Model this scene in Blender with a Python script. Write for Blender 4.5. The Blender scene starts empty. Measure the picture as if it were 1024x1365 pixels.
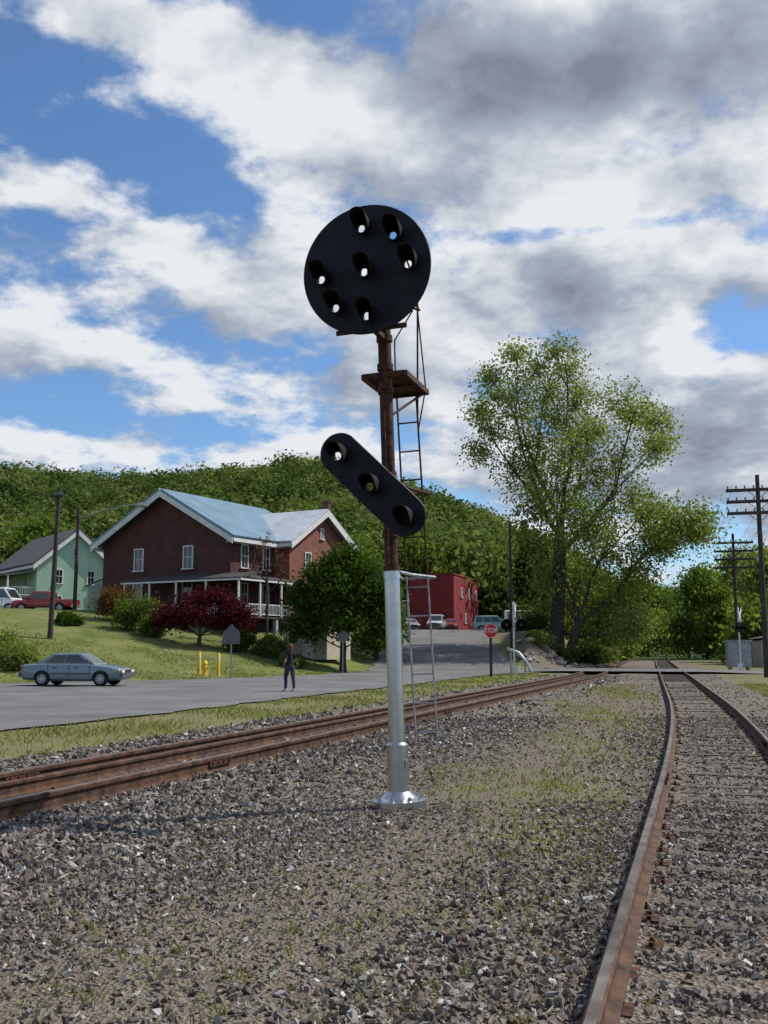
import bpy, math, random
import numpy as np
from mathutils import Vector, Matrix, Euler
random.seed(7); rng=np.random.default_rng(7)
S=bpy.context.scene
COL=S.collection
R=math.radians
# ------------------------------------------------------------ materials
def nodes(name):
    m=bpy.data.materials.new(name); m.use_nodes=True
    nt=m.node_tree; b=nt.nodes['Principled BSDF']
    return m,nt,b
def N(nt,t,**kw):
    n=nt.nodes.new(t)
    for k,v in kw.items(): setattr(n,k,v)
    return n
def pmat(name,col,rough=.75,metal=0.0,ns=3.0,na=.25,bs=0,bd=.3,spec=.4,col2=None,detail=6):
    m,nt,b=nodes(name); L=nt.links.new
    tc=N(nt,'ShaderNodeTexCoord'); no=N(nt,'ShaderNodeTexNoise')
    no.inputs['Scale'].default_value=ns; no.inputs['Detail'].default_value=detail; no.inputs['Roughness'].default_value=.65
    L(tc.outputs['Object'],no.inputs['Vector'])
    cr=N(nt,'ShaderNodeValToRGB')
    a=[max(0,c*(1-na)) for c in col]; c2=col2 if col2 else [min(1,c*(1+na)) for c in col]
    cr.color_ramp.elements[0].color=(*a,1); cr.color_ramp.elements[1].color=(*c2,1)
    cr.color_ramp.elements[0].position=.35; cr.color_ramp.elements[1].position=.68
    L(no.outputs['Fac'],cr.inputs['Fac']); L(cr.outputs['Color'],b.inputs['Base Color'])
    b.inputs['Roughness'].default_value=rough; b.inputs['Metallic'].default_value=metal
    b.inputs['Specular IOR Level'].default_value=spec
    if bs:
        n2=N(nt,'ShaderNodeTexNoise'); n2.inputs['Scale'].default_value=bs; n2.inputs['Detail'].default_value=5
        L(tc.outputs['Object'],n2.inputs['Vector'])
        bp=N(nt,'ShaderNodeBump'); bp.inputs['Strength'].default_value=bd; bp.inputs['Distance'].default_value=.02
        L(n2.outputs['Fac'],bp.inputs['Height']); L(bp.outputs['Normal'],b.inputs['Normal'])
    return m
def leafmat(name,c1,c2,c3=None,trans=.35):
    m=bpy.data.materials.new(name); m.use_nodes=True; nt=m.node_tree; nt.nodes.clear(); L=nt.links.new
    at=N(nt,'ShaderNodeAttribute',attribute_name='rnd')
    cr=N(nt,'ShaderNodeValToRGB')
    cr.color_ramp.elements[0].color=(*c1,1); cr.color_ramp.elements[1].color=(*c2,1)
    if c3:
        e=cr.color_ramp.elements.new(.5); e.color=(*c3,1)
    L(at.outputs['Fac'],cr.inputs['Fac'])
    d=N(nt,'ShaderNodeBsdfDiffuse'); t=N(nt,'ShaderNodeBsdfTranslucent')
    L(cr.outputs['Color'],d.inputs['Color'])
    mu=N(nt,'ShaderNodeMix',data_type='RGBA',blend_type='MULTIPLY'); mu.inputs[0].default_value=1
    L(cr.outputs['Color'],mu.inputs[6]); mu.inputs[7].default_value=(1.6,1.6,.85,1)
    L(mu.outputs[2],t.inputs['Color'])
    m1=N(nt,'ShaderNodeMixShader'); m1.inputs[0].default_value=trans; L(d.outputs[0],m1.inputs[1]); L(t.outputs[0],m1.inputs[2])
    o=N(nt,'ShaderNodeOutputMaterial'); L(m1.outputs[0],o.inputs[0]); return m
def brickmat(name,c1,c2,mortar):
    m,nt,b=nodes(name); L=nt.links.new
    tc=N(nt,'ShaderNodeTexCoord'); sp=N(nt,'ShaderNodeSeparateXYZ'); L(tc.outputs['Object'],sp.inputs[0])
    ad=N(nt,'ShaderNodeMath',operation='ADD'); L(sp.outputs['X'],ad.inputs[0]); L(sp.outputs['Y'],ad.inputs[1])
    cb=N(nt,'ShaderNodeCombineXYZ'); L(ad.outputs[0],cb.inputs['X']); L(sp.outputs['Z'],cb.inputs['Y'])
    br=N(nt,'ShaderNodeTexBrick'); L(cb.outputs[0],br.inputs['Vector'])
    br.inputs['Color1'].default_value=(*c1,1); br.inputs['Color2'].default_value=(*c2,1); br.inputs['Mortar'].default_value=(*mortar,1)
    br.inputs['Scale'].default_value=1; br.inputs['Brick Width'].default_value=.22; br.inputs['Row Height'].default_value=.075; br.inputs['Mortar Size'].default_value=.008
    no=N(nt,'ShaderNodeTexNoise'); no.inputs['Scale'].default_value=.8; no.inputs['Detail'].default_value=8; L(tc.outputs['Object'],no.inputs['Vector'])
    mr=N(nt,'ShaderNodeMapRange'); mr.inputs['From Min'].default_value=.3; mr.inputs['From Max'].default_value=.7; mr.inputs['To Min'].default_value=.65; mr.inputs['To Max'].default_value=1.25
    L(no.outputs['Fac'],mr.inputs['Value'])
    mu=N(nt,'ShaderNodeMix',data_type='RGBA',blend_type='MULTIPLY'); mu.inputs[0].default_value=1
    L(br.outputs['Color'],mu.inputs[6]); L(mr.outputs[0],mu.inputs[7]); L(mu.outputs[2],b.inputs['Base Color'])
    b.inputs['Roughness'].default_value=.85; return m
def ribmat(name,col,axis='X',scale=8,rough=.4,metal=.3):
    m=pmat(name,col,rough,metal,ns=.7,na=.18); nt=m.node_tree; b=nt.nodes['Principled BSDF']; L=nt.links.new
    tc=N(nt,'ShaderNodeTexCoord'); w=N(nt,'ShaderNodeTexWave',bands_direction=axis); w.inputs['Scale'].default_value=scale
    L(tc.outputs['Object'],w.inputs['Vector']); bp=N(nt,'ShaderNodeBump'); bp.inputs['Strength'].default_value=.7; bp.inputs['Distance'].default_value=.05
    L(w.outputs['Fac'],bp.inputs['Height']); L(bp.outputs['Normal'],b.inputs['Normal']); return m
def glassmat(name,col=(.02,.025,.03)):
    m,nt,b=nodes(name); b.inputs['Base Color'].default_value=(*col,1); b.inputs['Roughness'].default_value=.06; b.inputs['Specular IOR Level'].default_value=.8
    return m
M={}
M['black']=pmat('signal_black_paint',(.0035,.0035,.005),.7,0,ns=8,na=.4,spec=.1)
M['disc']=pmat('faded_black_plate',(.006,.007,.012),.55,0,ns=6,na=.4,bs=18,bd=.15,spec=.22,col2=(.011,.012,.018))
M['hood']=pmat('weathered_hood',(.004,.004,.005),.8,0,ns=14,na=.4,spec=.2,col2=(.022,.014,.011))
M['rust']=pmat('rusty_iron',(.035,.018,.012),.85,.2,ns=14,na=.6,bs=40,bd=.5,col2=(.12,.045,.023))
M['galv']=pmat('galvanised_steel',(.50,.52,.54),.27,.95,ns=7,na=.12,bs=90,bd=.05,detail=10)
M['galvd']=pmat('dull_galvanised',(.3,.31,.32),.6,.5,ns=6,na=.3)
M['steeld']=pmat('dark_weathered_steel',(.13,.13,.13),.6,.4,ns=9,na=.4)
M['railside']=pmat('rusty_rail_side',(.05,.028,.018),.8,.2,ns=5,na=.45,bs=25,bd=.3,col2=(.14,.07,.04))
M['railtop']=pmat('worn_rail_head',(.22,.17,.14),.34,.8,ns=3,na=.3,col2=(.44,.38,.34))
M['tie']=pmat('weathered_tie_wood',(.05,.04,.032),.9,0,ns=7,na=.45,bs=20,bd=.8,col2=(.15,.12,.095))
M['wood']=pmat('weathered_pole_wood',(.05,.04,.034),.9,0,ns=4,na=.4,bs=15,bd=.6)
M['white']=pmat('white_paint',(.60,.60,.58),.55,0,ns=2,na=.1)
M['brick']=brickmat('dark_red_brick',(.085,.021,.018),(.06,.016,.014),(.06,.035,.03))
M['brickl']=brickmat('red_brick_sunlit_tone',(.24,.07,.042),(.19,.058,.038),(.16,.1,.08))  # paler copy of the house brick, wing's sunlight put into the colour
M['redwall']=pmat('red_painted_brick',(.19,.017,.02),.8,0,ns=1.2,na=.3,bs=12,bd=.3)
M['roofblue']=ribmat('blue_grey_metal_roof',(.15,.25,.33),'Y',1.2)
M['roofwhite']=ribmat('pale_metal_roof',(.6,.63,.65),'X',1.2)
M['shingle']=pmat('grey_shingles',(.10,.10,.105),.9,0,ns=5,na=.3,bs=14,bd=.6)
M['mint']=pmat('pale_green_siding',(.38,.56,.44),.7,0,ns=1,na=.08)
nt=M['mint'].node_tree; tc=N(nt,'ShaderNodeTexCoord'); w=N(nt,'ShaderNodeTexWave',bands_direction='Z',wave_profile='SAW'); w.inputs['Scale'].default_value=1.6
nt.links.new(tc.outputs['Object'],w.inputs['Vector']); bp=N(nt,'ShaderNodeBump'); bp.inputs['Distance'].default_value=.03; bp.inputs['Strength'].default_value=.8
nt.links.new(w.outputs['Fac'],bp.inputs['Height']); nt.links.new(bp.outputs['Normal'],nt.nodes['Principled BSDF'].inputs['Normal'])
M['beige']=pmat('beige_block_wall',(.42,.38,.30),.85,0,ns=2,na=.15)
M['dark']=pmat('dark_interior',(.02,.018,.016),.9)
M['glass']=glassmat('window_glass')
M['porch']=pmat('porch_roof',(.05,.045,.045),.85)
M['tyre']=pmat('tyre_rubber',(.015,.015,.015),.9)
M['rim']=pmat('wheel_rim',(.35,.36,.38),.4,.7)
M['chrome']=pmat('bright_trim',(.5,.5,.5),.3,.8)
M['plastic']=pmat('grey_bumper',(.07,.075,.085),.6)
M['redlens']=pmat('red_lens',(.25,.01,.01),.2)
M['headl']=pmat('headlight_glass',(.6,.62,.62),.1)
M['amber']=pmat('amber_lens',(.5,.18,.02),.2)
M['signred']=pmat('sign_red',(.55,.018,.02),.5,ns=2,na=.06)
M['yellow']=pmat('yellow_paint',(.62,.42,.03),.55,ns=5,na=.15)
M['asphalt']=pmat('asphalt',(.13,.128,.127),.9,0,ns=.35,na=.3,bs=40,bd=.4,detail=12)
M['concrete']=pmat('concrete',(.36,.35,.33),.85,ns=2,na=.2,bs=20,bd=.2)
M['sandstone']=pmat('tan_boulder',(.26,.21,.16),.9,ns=2,na=.35,bs=10,bd=.5)
M['bark']=pmat('bark',(.055,.046,.038),.95,ns=5,na=.4,bs=10,bd=.8)
M['wire']=pmat('wire',(.02,.02,.02),.8)
M['insul']=pmat('insulator_glass',(.12,.17,.18),.3)
M['shedw']=pmat('weathered_metal_siding',(.38,.37,.35),.7,.1,ns=1.5,na=.2)
M['leafA']=leafmat('leaf_mid_green',(.045,.078,.016),(.155,.205,.05),(.09,.14,.03),.42)
M['leafB']=leafmat('leaf_spring_green',(.085,.115,.03),(.23,.275,.09),(.15,.19,.052),.42)
M['leafC']=leafmat('leaf_cottonwood',(.085,.115,.035),(.26,.30,.11),(.165,.205,.065),.45)
M['leafD']=leafmat('leaf_dark_green',(.022,.045,.010),(.085,.13,.026),(.046,.082,.015))
M['leafR']=leafmat('leaf_maroon',(.03,.009,.012),(.12,.022,.03),(.065,.012,.018),.25)
M['leafO']=leafmat('leaf_rusty',(.08,.035,.015),(.13,.12,.03),(.13,.06,.03))
M['leafF']=leafmat('leaf_forest',(.022,.045,.013),(.19,.225,.075),(.085,.125,.034),.28)  # slight haze over the hill is put into these greens by desaturating
M['blade']=leafmat('grass_blades',(.24,.20,.09),(.13,.18,.04),(.18,.18,.06),.3)
M['needle']=leafmat('conifer_needles',(.008,.02,.008),(.02,.045,.016))
# ------------------------------------------------------------ geometry helpers
def place(o,parent=None):
    COL.objects.link(o)
    if parent: o.parent=parent
    return o
def E(name,loc=(0,0,0),rz=0,label=None,cat=None,parent=None,group=None,mat=None):
    o=bpy.data.objects.new(name,None); o.empty_display_size=.3; place(o,parent)
    if mat is not None: o.matrix_local=mat
    else:
        o.location=loc; o.rotation_euler=(0,0,rz)
    if label: o['label']=label; o['category']=cat
    if group: o['group']=group
    return o
class G:
    def __init__(s): s.v=[]; s.f=[]; s.m=[]
    def add(s,V,F,m=0):
        b=len(s.v); s.v+= [tuple(p) for p in V]; s.f+=[tuple(b+i for i in f) for f in F]; s.m+=[m]*len(F)
    def box(s,c,d,m=0,rz=0,ry=0,rx=0):
        x,y,z=d[0]/2,d[1]/2,d[2]/2
        V=[Vector((a*x,b*y,e*z)) for e in(-1,1) for b in(-1,1) for a in(-1,1)]
        if rz or ry or rx:
            r=Euler((rx,ry,rz)).to_matrix(); V=[r@p for p in V]
        V=[p+Vector(c) for p in V]
        s.add(V,[(0,2,3,1),(4,5,7,6),(0,1,5,4),(2,6,7,3),(0,4,6,2),(1,3,7,5)],m); return s
    def tube(s,P,rad,n=8,m=0,caps=True):
        P=[Vector(p) for p in P]
        if not hasattr(rad,'__len__'): rad=[rad]*len(P)
        V=[];F=[]; up=None
        for i,p in enumerate(P):
            t=(P[min(i+1,len(P)-1)]-P[max(i-1,0)]).normalized()
            if up is None:
                up=Vector((1,0,0)) if abs(t.x)<.9 else Vector((0,1,0))
            a=(up-t*up.dot(t)).normalized(); up=a; b=t.cross(a)
            for k in range(n):
                th=2*math.pi*k/n; V.append(p+(a*math.cos(th)+b*math.sin(th))*rad[i])
        for i in range(len(P)-1):
            for k in range(n):
                F.append((i*n+k,i*n+(k+1)%n,(i+1)*n+(k+1)%n,(i+1)*n+k))
        if caps:
            F.append(tuple(range(n-1,-1,-1))); F.append(tuple((len(P)-1)*n+k for k in range(n)))
        s.add(V,F,m); return s
    def cyl(s,a,b,r,r2=None,n=16,m=0): return s.tube([a,b],[r,r if r2 is None else r2],n,m)
    def slab(s,q,t,m=0):
        q=[Vector(p) for p in q]; nrm=(q[1]-q[0]).cross(q[2]-q[0]).normalized()
        n=len(q); V=q+[p-nrm*t for p in q]
        F=[tuple(range(n)),tuple(range(2*n-1,n-1,-1))]+[(i,i+n,(i+1)%n+n,(i+1)%n) for i in range(n)]
        s.add(V,F,m); return s
    def obj(s,name,mats,parent=None,smooth=False,label=None):
        me=bpy.data.meshes.new(name); me.from_pydata(s.v,[],s.f)
        for q in (mats if isinstance(mats,(list,tuple)) else [mats]): me.materials.append(q)
        me.polygons.foreach_set('material_index',s.m)
        me.polygons.foreach_set('use_smooth',[smooth]*len(s.f))
        me.update()
        if smooth:
            try: me.set_sharp_from_angle(angle=R(40))
            except Exception: pass
        o=bpy.data.objects.new(name,me); place(o,parent)
        if label: o['label']=label
        return o
def np_quads(name,V,rnd,mat,parent=None):
    n=V.shape[0]; me=bpy.data.meshes.new(name)
    me.vertices.add(n*4); me.vertices.foreach_set('co',V.reshape(-1).astype(np.float32))
    me.loops.add(n*4); me.loops.foreach_set('vertex_index',np.arange(n*4,dtype=np.int32))
    me.polygons.add(n); me.polygons.foreach_set('loop_start',np.arange(0,n*4,4,dtype=np.int32))
    me.update(calc_edges=True)
    a=me.attributes.new('rnd','FLOAT','POINT'); a.data.foreach_set('value',np.repeat(rnd,4).astype(np.float32))
    me.materials.append(mat); o=bpy.data.objects.new(name,me); place(o,parent); return o
def leafquads(C,size,nrm=None,jit=1.0):
    n=len(C); d=rng.normal(size=(n,3)); d/=np.linalg.norm(d,axis=1)[:,None]
    if nrm is not None:
        d=nrm+d*jit; d/=np.linalg.norm(d,axis=1)[:,None]
    r=rng.normal(size=(n,3)); a=np.cross(d,r); a/=np.linalg.norm(a,axis=1)[:,None]; b=np.cross(d,a)
    s=(size*(.6+.8*rng.random(n)))[:,None]*.5
    return np.stack([C-a*s,C-b*s*.65,C+a*s,C+b*s*.65],1)
def boolean(o,cutters):
    for c in cutters:
        md=o.modifiers.new('b','BOOLEAN'); md.operation='DIFFERENCE'; md.object=c; md.solver='EXACT'
    bpy.context.view_layer.update()
    dg=bpy.context.evaluated_depsgraph_get()
    me=bpy.data.meshes.new_from_object(o.evaluated_get(dg)); o.modifiers.clear(); o.data=me
    for c in cutters: bpy.data.objects.remove(c)
# ------------------------------------------------------------ terrain functions
def ss(t): t=np.clip(t,0,1); return t*t*(3-2*t)
def far(y): return .5*.0002*np.clip(y-90,0,75)**2+ .015*np.clip(y-165,0,None)
def xr_rail(y):
    y=np.asarray(y,float); d=np.clip(y-10,0,20)
    return 2.65+.315*np.minimum(y-10,0)+.315*d-.00125*d*d+.265*np.clip(y-30,0,None)+far(y)
def xl_rail(y):
    y=np.asarray(y,float); d=np.clip(y-45,0,20)
    return 8.4+.345*np.minimum(y-45,0)+.345*d-.002*d*d+.265*np.clip(y-65,0,None)+far(y)
def cR(y): return xr_rail(y)+.788
def cL(y): return xl_rail(y)-.795
EX=[-300,-60,-40,-17,-8.3,-3.5,-1.3,0]; EY=[-120,15,28,45,52,60,68,75]
HS=[-2,-.385,-.28,-.17,-.095,-.047,.036,.096,.141,.20,.25,.3,2]
HH=[51,51,48,50,54,52,46,39,32,23,12,12,12]
def T(x,y):
    x=np.asarray(x,float); y=np.asarray(y,float)
    ol=(x-cL(y))*.95; orr=(x-cR(y))*.955
    ye=np.interp(x,EX,EY)
    zl=4.5*ss((y-ye)/38); zr=3.4*ss((y-68)/35)
    a=ss((x+4)/3.5); z=zl*(1-a)+zr*a
    zb=3.0*ss((-ol-2.3)/4.5)*ss((y-74)/6)
    b=ss((x-10)/1.5); z=z*(1-b)+zb*b
    z=np.where(ol>-2.3,0,z)
    z=z-.035*(1-ss((np.abs(orr)-.62)/.12))-.022*(1-ss((np.abs(orr)-1.3)/.5))
    z=z-.06*(1-ss((np.abs(ol)-.62)/.12))-.05*(1-ss((np.abs(ol)-1.3)/.5)) -.08*ss((ol-1.3)/1.0)*(1-ss((ol-3.2)/2))*ss((20-y)/10)
    z=z+.015*np.sin(x*1.7+y*.9)*np.sin(y*1.3-x*.6)*ss((60-y)/20)*ss((np.abs(ol)-1)/1)*ss((np.abs(orr)-1)/1)
    s=x/np.maximum(y,1); H=np.interp(s,HS,HH)-12
    z=z+H*ss((y-128)/190)*ss((y-60)/60)
    z=z+34*ss((y-450)/300)*ss((s-.15)/.1)
    z=z+14*ss((orr-30)/60)*ss((y-60)/80)
    return z
def Tz(x,y): return float(T(x,y))
def road_xl(y): return np.interp(y,[-20,15,28,45,52,60,68,78,95,103,125],[-90,-60,-40,-17,-8.3,-3.5,-1.3,-.6,.8,-6,-9])
def road_xr(y):
    y=np.asarray(y,float)
    return np.where(y<58,cL(y)-6.1,np.interp(y,[58,62,64,76,95,100,125],[5.7,7.4,10,9.6,9.8,12,15]))
def dirt_mask(x,y):
    ol=(x-cL(y))*.95; orr=(x-cR(y))*.955
    c=-2.4-.8*ss((9-y)/5); w=.9+.9*ss((9-y)/5)
    d=np.exp(-((orr-c)/w)**2)
    return np.where(ol>2,d,0)
def grass_mask(x,y):
    ol=(x-cL(y))*.95; orr=(x-cR(y))*.955
    g=np.where(ol<-2.6,1.0,0.0); g=np.where((ol<-1.9)&(ol>=-2.6),.5,g)
    g=np.where(orr>2.4,.85,g)
    mid=(ol>2.0)&(orr<-.95)
    gm=.10+.12*dirt_mask(x,y)
    for (px,py,rx,ry,am) in [(1.5,8.6,.6,1.6,.55),(2.3,11.5,.7,1.6,.55),(.9,11.8,.6,.9,.45),(1.2,13.8,1,1.3,.3),(5.2,24,.8,7,.45),(8.5,40,1,12,.5),(3.4,17,.6,3,.45),(1.75,6.9,.25,.6,.45),(.6,6.3,.5,.6,.3)]:
        gm=gm+am*np.exp(-((x-px)/rx)**2-((y-py)/ry)**2)
    g=np.where(mid,gm,g)
    g=np.where((x>10.5)&(ol<-2)&(y>73)&(y<100),.35,g)
    return g
def lush_mask(x,y):
    ye=np.interp(x,EX,EY); return ss((y-ye+.5)/1.5)*ss((6-x)/4)
# ------------------------------------------------------------ ground
def axis(a,b,s0,far_,grow):
    L=list(np.arange(a,b,s0)); s=s0; x=b; R_=[]
    while x<far_:
        R_.append(x); s*=grow; x+=s
    return L,R_
mid,rt=axis(-28,28,.3,1800,1.09); xs=np.array([-t for t in rt[::-1]]+mid+rt); xs=np.unique(np.round(xs,4))
m1,r1=axis(-6,45,.3,46,1.5); m2,r2=axis(45,130,.9,3000,1.08)
ys=np.unique(np.round(np.array([-300,-120,-60,-30,-15,-9]+m1+m2+r2),4))
XX,YY=np.meshgrid(xs,ys); ZZ=T(XX,YY)
nx,ny=len(xs),len(ys)
V=np.stack([XX,YY,ZZ],-1).reshape(-1,3)
idx=np.arange(nx*ny).reshape(ny,nx)
F=np.stack([idx[:-1,:-1],idx[:-1,1:],idx[1:,1:],idx[1:,:-1]],-1).reshape(-1,4)
me=bpy.data.meshes.new('ground'); me.from_pydata(V.tolist(),[],F.tolist()); me.polygons.foreach_set('use_smooth',[True]*len(F))
for nm,fn in (('grass',grass_mask),('lush',lush_mask),('dirt',dirt_mask),('woods',lambda x,y:ss((y-118)/12))):
    a=me.attributes.new(nm,'FLOAT','POINT'); a.data.foreach_set('value',fn(XX,YY).reshape(-1).astype(np.float32))
ground=bpy.data.objects.new('ground',me); place(ground); ground['kind']='structure'; ground['label']='gravelly railway ground rising to grassy lawns and a hillside'
def groundmat():
    m,nt,b=nodes('ground_gravel_and_grass'); L=nt.links.new
    tc=N(nt,'ShaderNodeTexCoord'); P=tc.outputs['Object']
    vo=N(nt,'ShaderNodeTexVoronoi'); vo.inputs['Scale'].default_value=38; L(P,vo.inputs['Vector'])
    sp=N(nt,'ShaderNodeSeparateColor'); L(vo.outputs['Color'],sp.inputs[0])
    cr=N(nt,'ShaderNodeValToRGB'); e=cr.color_ramp.elements
    e[0].color=(.055,.045,.038,1); e[1].color=(.34,.32,.29,1); k=e.new(.5); k.color=(.15,.125,.105,1)
    L(sp.outputs[0],cr.inputs['Fac'])
    nz=N(nt,'ShaderNodeTexNoise'); nz.inputs['Scale'].default_value=1.3; nz.inputs['Detail'].default_value=7; nz.inputs['Roughness'].default_value=.7; L(P,nz.inputs['Vector'])
    ad=N(nt,'ShaderNodeAttribute',attribute_name='dirt')
    dm=N(nt,'ShaderNodeMath',operation='MULTIPLY_ADD'); L(ad.outputs['Fac'],dm.inputs[0]); dm.inputs[1].default_value=.4; L(nz.outputs['Fac'],dm.inputs[2]); dm.use_clamp=True
    mx=N(nt,'ShaderNodeMix',data_type='RGBA'); L(dm.outputs[0],mx.inputs[0]); L(cr.outputs[0],mx.inputs[6]); mx.inputs[7].default_value=(.175,.145,.112,1)
    n3=N(nt,'ShaderNodeTexNoise'); n3.inputs['Scale'].default_value=2.2; n3.inputs['Detail'].default_value=9; n3.inputs['Roughness'].default_value=.7; L(P,n3.inputs['Vector'])
    ag=N(nt,'ShaderNodeAttribute',attribute_name='grass'); al=N(nt,'ShaderNodeAttribute',attribute_name='lush'); aw=N(nt,'ShaderNodeAttribute',attribute_name='woods')
    s1=N(nt,'ShaderNodeMath',operation='MULTIPLY_ADD'); L(n3.outputs['Fac'],s1.inputs[0]); s1.inputs[1].default_value=2.2; L(ag.outputs['Fac'],s1.inputs[2])
    mr=N(nt,'ShaderNodeMapRange'); L(s1.outputs[0],mr.inputs['Value']); mr.inputs['From Min'].default_value=1.45; mr.inputs['From Max'].default_value=2.05
    gr=N(nt,'ShaderNodeValToRGB'); e=gr.color_ramp.elements; e[0].color=(.23,.19,.105,1); e[1].color=(.125,.165,.045,1); e[0].position=.38; e[1].position=.62
    n4=N(nt,'ShaderNodeTexNoise'); n4.inputs['Scale'].default_value=1.1; n4.inputs['Detail'].default_value=10; n4.inputs['Roughness'].default_value=.8; L(P,n4.inputs['Vector']); L(n4.outputs['Fac'],gr.inputs['Fac'])
    lr=N(nt,'ShaderNodeValToRGB'); e=lr.color_ramp.elements; e[0].color=(.075,.115,.022,1); e[1].color=(.22,.225,.075,1); e[0].position=.36; e[1].position=.64
    n5=N(nt,'ShaderNodeTexNoise'); n5.inputs['Scale'].default_value=.35; n5.inputs['Detail'].default_value=12; n5.inputs['Roughness'].default_value=.78; L(P,n5.inputs['Vector']); L(n5.outputs['Fac'],lr.inputs['Fac'])
    mg=N(nt,'ShaderNodeMix',data_type='RGBA'); L(al.outputs['Fac'],mg.inputs[0]); L(gr.outputs[0],mg.inputs[6]); L(lr.outputs[0],mg.inputs[7])
    m3=N(nt,'ShaderNodeMix',data_type='RGBA'); L(mr.outputs[0],m3.inputs[0]); L(mx.outputs[2],m3.inputs[6]); L(mg.outputs[2],m3.inputs[7])
    m4=N(nt,'ShaderNodeMix',data_type='RGBA'); L(aw.outputs['Fac'],m4.inputs[0]); L(m3.outputs[2],m4.inputs[6]); m4.inputs[7].default_value=(.035,.06,.016,1)
    L(m4.outputs[2],b.inputs['Base Color']); b.inputs['Roughness'].default_value=.95; b.inputs['Specular IOR Level'].default_value=.15
    bp=N(nt,'ShaderNodeBump'); bp.inputs['Strength'].default_value=.9; bp.inputs['Distance'].default_value=.03
    mb=N(nt,'ShaderNodeMath',operation='ADD'); L(vo.outputs['Distance'],mb.inputs[0]); L(n3.outputs['Fac'],mb.inputs[1])
    L(mb.outputs[0],bp.inputs['Height']); L(bp.outputs['Normal'],b.inputs['Normal'])
    return m
me.materials.append(groundmat())
def sheet(name,rows,mat,zoff,label,nseg=40):
    g=G(); V=[];F=[]
    for (y,a,b_) in rows:
        for k in range(nseg+1):
            x=a+(b_-a)*k/nseg; V.append((x,y,Tz(x,y)+zoff))
    for i in range(len(rows)-1):
        for k in range(nseg):
            o=i*(nseg+1)+k; F.append((o,o+1,o+nseg+2,o+nseg+1))
    g.add(V,F); o=g.obj(name,mat,smooth=True); o['kind']='structure'; o['label']=label; return o
rows=[(y,float(road_xl(y))+.25*math.sin(y*1.3),float(road_xr(y))+.12*math.sin(y*2.1)+.08*math.sin(y*5.3)) for y in np.arange(-20,122,.6)]
sheet('road',rows,M['asphalt'],.04,'grey asphalt road climbing past the railway crossing',nseg=70)
def czf(x,y):
    d=min(abs(x-float(cR(y))),abs(x-float(cL(y)))); return .13-.1*float(ss((d-2)/4))
g=G(); V=[];F=[]; nu,nv=60,14
for i in range(nu+1):
    s=i/nu; x0=9.5+38*s; 
    for j in range(nv+1):
        y=69.5-.27*(x0-9.5)+(j/nv-.5)*9.5; V.append((x0,y,czf(x0,y)+.01))
for i in range(nu):
    for j in range(nv):
        o=i*(nv+1)+j; F.append((o,o+nv+1,o+nv+2,o+1))
g.add(V,F); o=g.obj('road_crossing',M['asphalt'],smooth=True); o['kind']='structure'; o['label']='asphalt level crossing laid between the rails'
# ------------------------------------------------------------ tracks
def rail_profile():
    return [(-.07,0),(.07,0),(.07,.012),(.015,.03),(.009,.045),(.009,.115),(.034,.13),(.036,.158),(.024,.17),(-.024,.17),(-.036,.158),(-.034,.13),(-.009,.115),(-.009,.045),(-.015,.03),(-.07,.012)]
def rail(name,fx,y0,y1,parent,off,hs=1.0,dz=0,tops=(8,)):
    pr=rail_profile(); n=len(pr); V=[];F=[];mi=[]
    yy=list(np.arange(y0,60,.7))+list(np.arange(60,y1,4))
    for y in yy:
        x=float(fx(y)); sl=float(fx(y+.5)-fx(y-.5)); L=math.hypot(sl,1); nxv=(1/L,-sl/L)
        for (a,h) in pr: V.append((x+nxv[0]*(a*(1+(hs-1)*.6)+off),y+nxv[1]*(a*(1+(hs-1)*.6)+off),.15-(.17-h)*hs+dz))
    for i in range(len(yy)-1):
        for k in range(n):
            F.append((i*n+k,(i)*n+(k+1)%n,(i+1)*n+(k+1)%n,(i+1)*n+k)); mi.append(1 if k in tops else 0)
    g=G(); g.add(V,F); g.m=mi; return g.obj(name,[M['railside'],M['railtop']],parent)
def tie_mesh(side_seed):
    g=G(); r=random.Random(side_seed)
    g.box((0,0,-.12),(2.6,.22,.155),0)
    V=g.v
    g.v=[(x+r.uniform(-.03,.03),y+r.uniform(-.02,.02),z+r.uniform(-.012,.008)) for x,y,z in V]
    for sx in(-.7525,.7525):
        g.box((sx,0,-.033),(.32,.18,.014),1)
        for a in(-.1,.1):
            for b in(-.055,.055):
                g.box((sx+a,b,-.016),(.028,.028,.026),1)
    return g
tm=[]
for i in range(6):
    o=tie_mesh(i).obj('tie',[M['tie'],M['rust']]); tm.append(o.data); bpy.data.objects.remove(o)
TY={}
def track(key,cx,y0,y1,label,ystart,hs,drop):
    tr=E('railway_track',(0,0,0),0,label,'railway track')
    rail('rail',cx,y0,y1,tr,-.7525,hs); rail('rail',cx,y0,y1,tr,.7525,hs)
    y=ystart; n=0; Y=[]
    while n<95:
        x=float(cx(y)); sl=float(cx(y+.5)-cx(y-.5)); o=bpy.data.objects.new('tie',random.choice(tm)); place(o,tr); Y.append(y)
        o.location=(x+random.uniform(-.06,.06),y,random.uniform(-.018,.0)-drop); o.rotation_euler=(0,random.uniform(-.008,.008),-math.atan(sl)+random.uniform(-.035,.035)); y+=.54/math.hypot(1,sl)*random.uniform(.88,1.12); n+=1
    g=G()
    while y<150:
        Y.append(y); x=float(cx(y)); sl=float(cx(y+.5)-cx(y-.5)); g.box((x,y,-.11-drop),(2.6,.225,.155),0,rz=-math.atan(sl)); y+=.53/math.hypot(1,sl)
    o=g.obj('tie_row',M['tie'],tr); o['kind']='stuff'; TY[key]=np.array(Y)
    return tr
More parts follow.
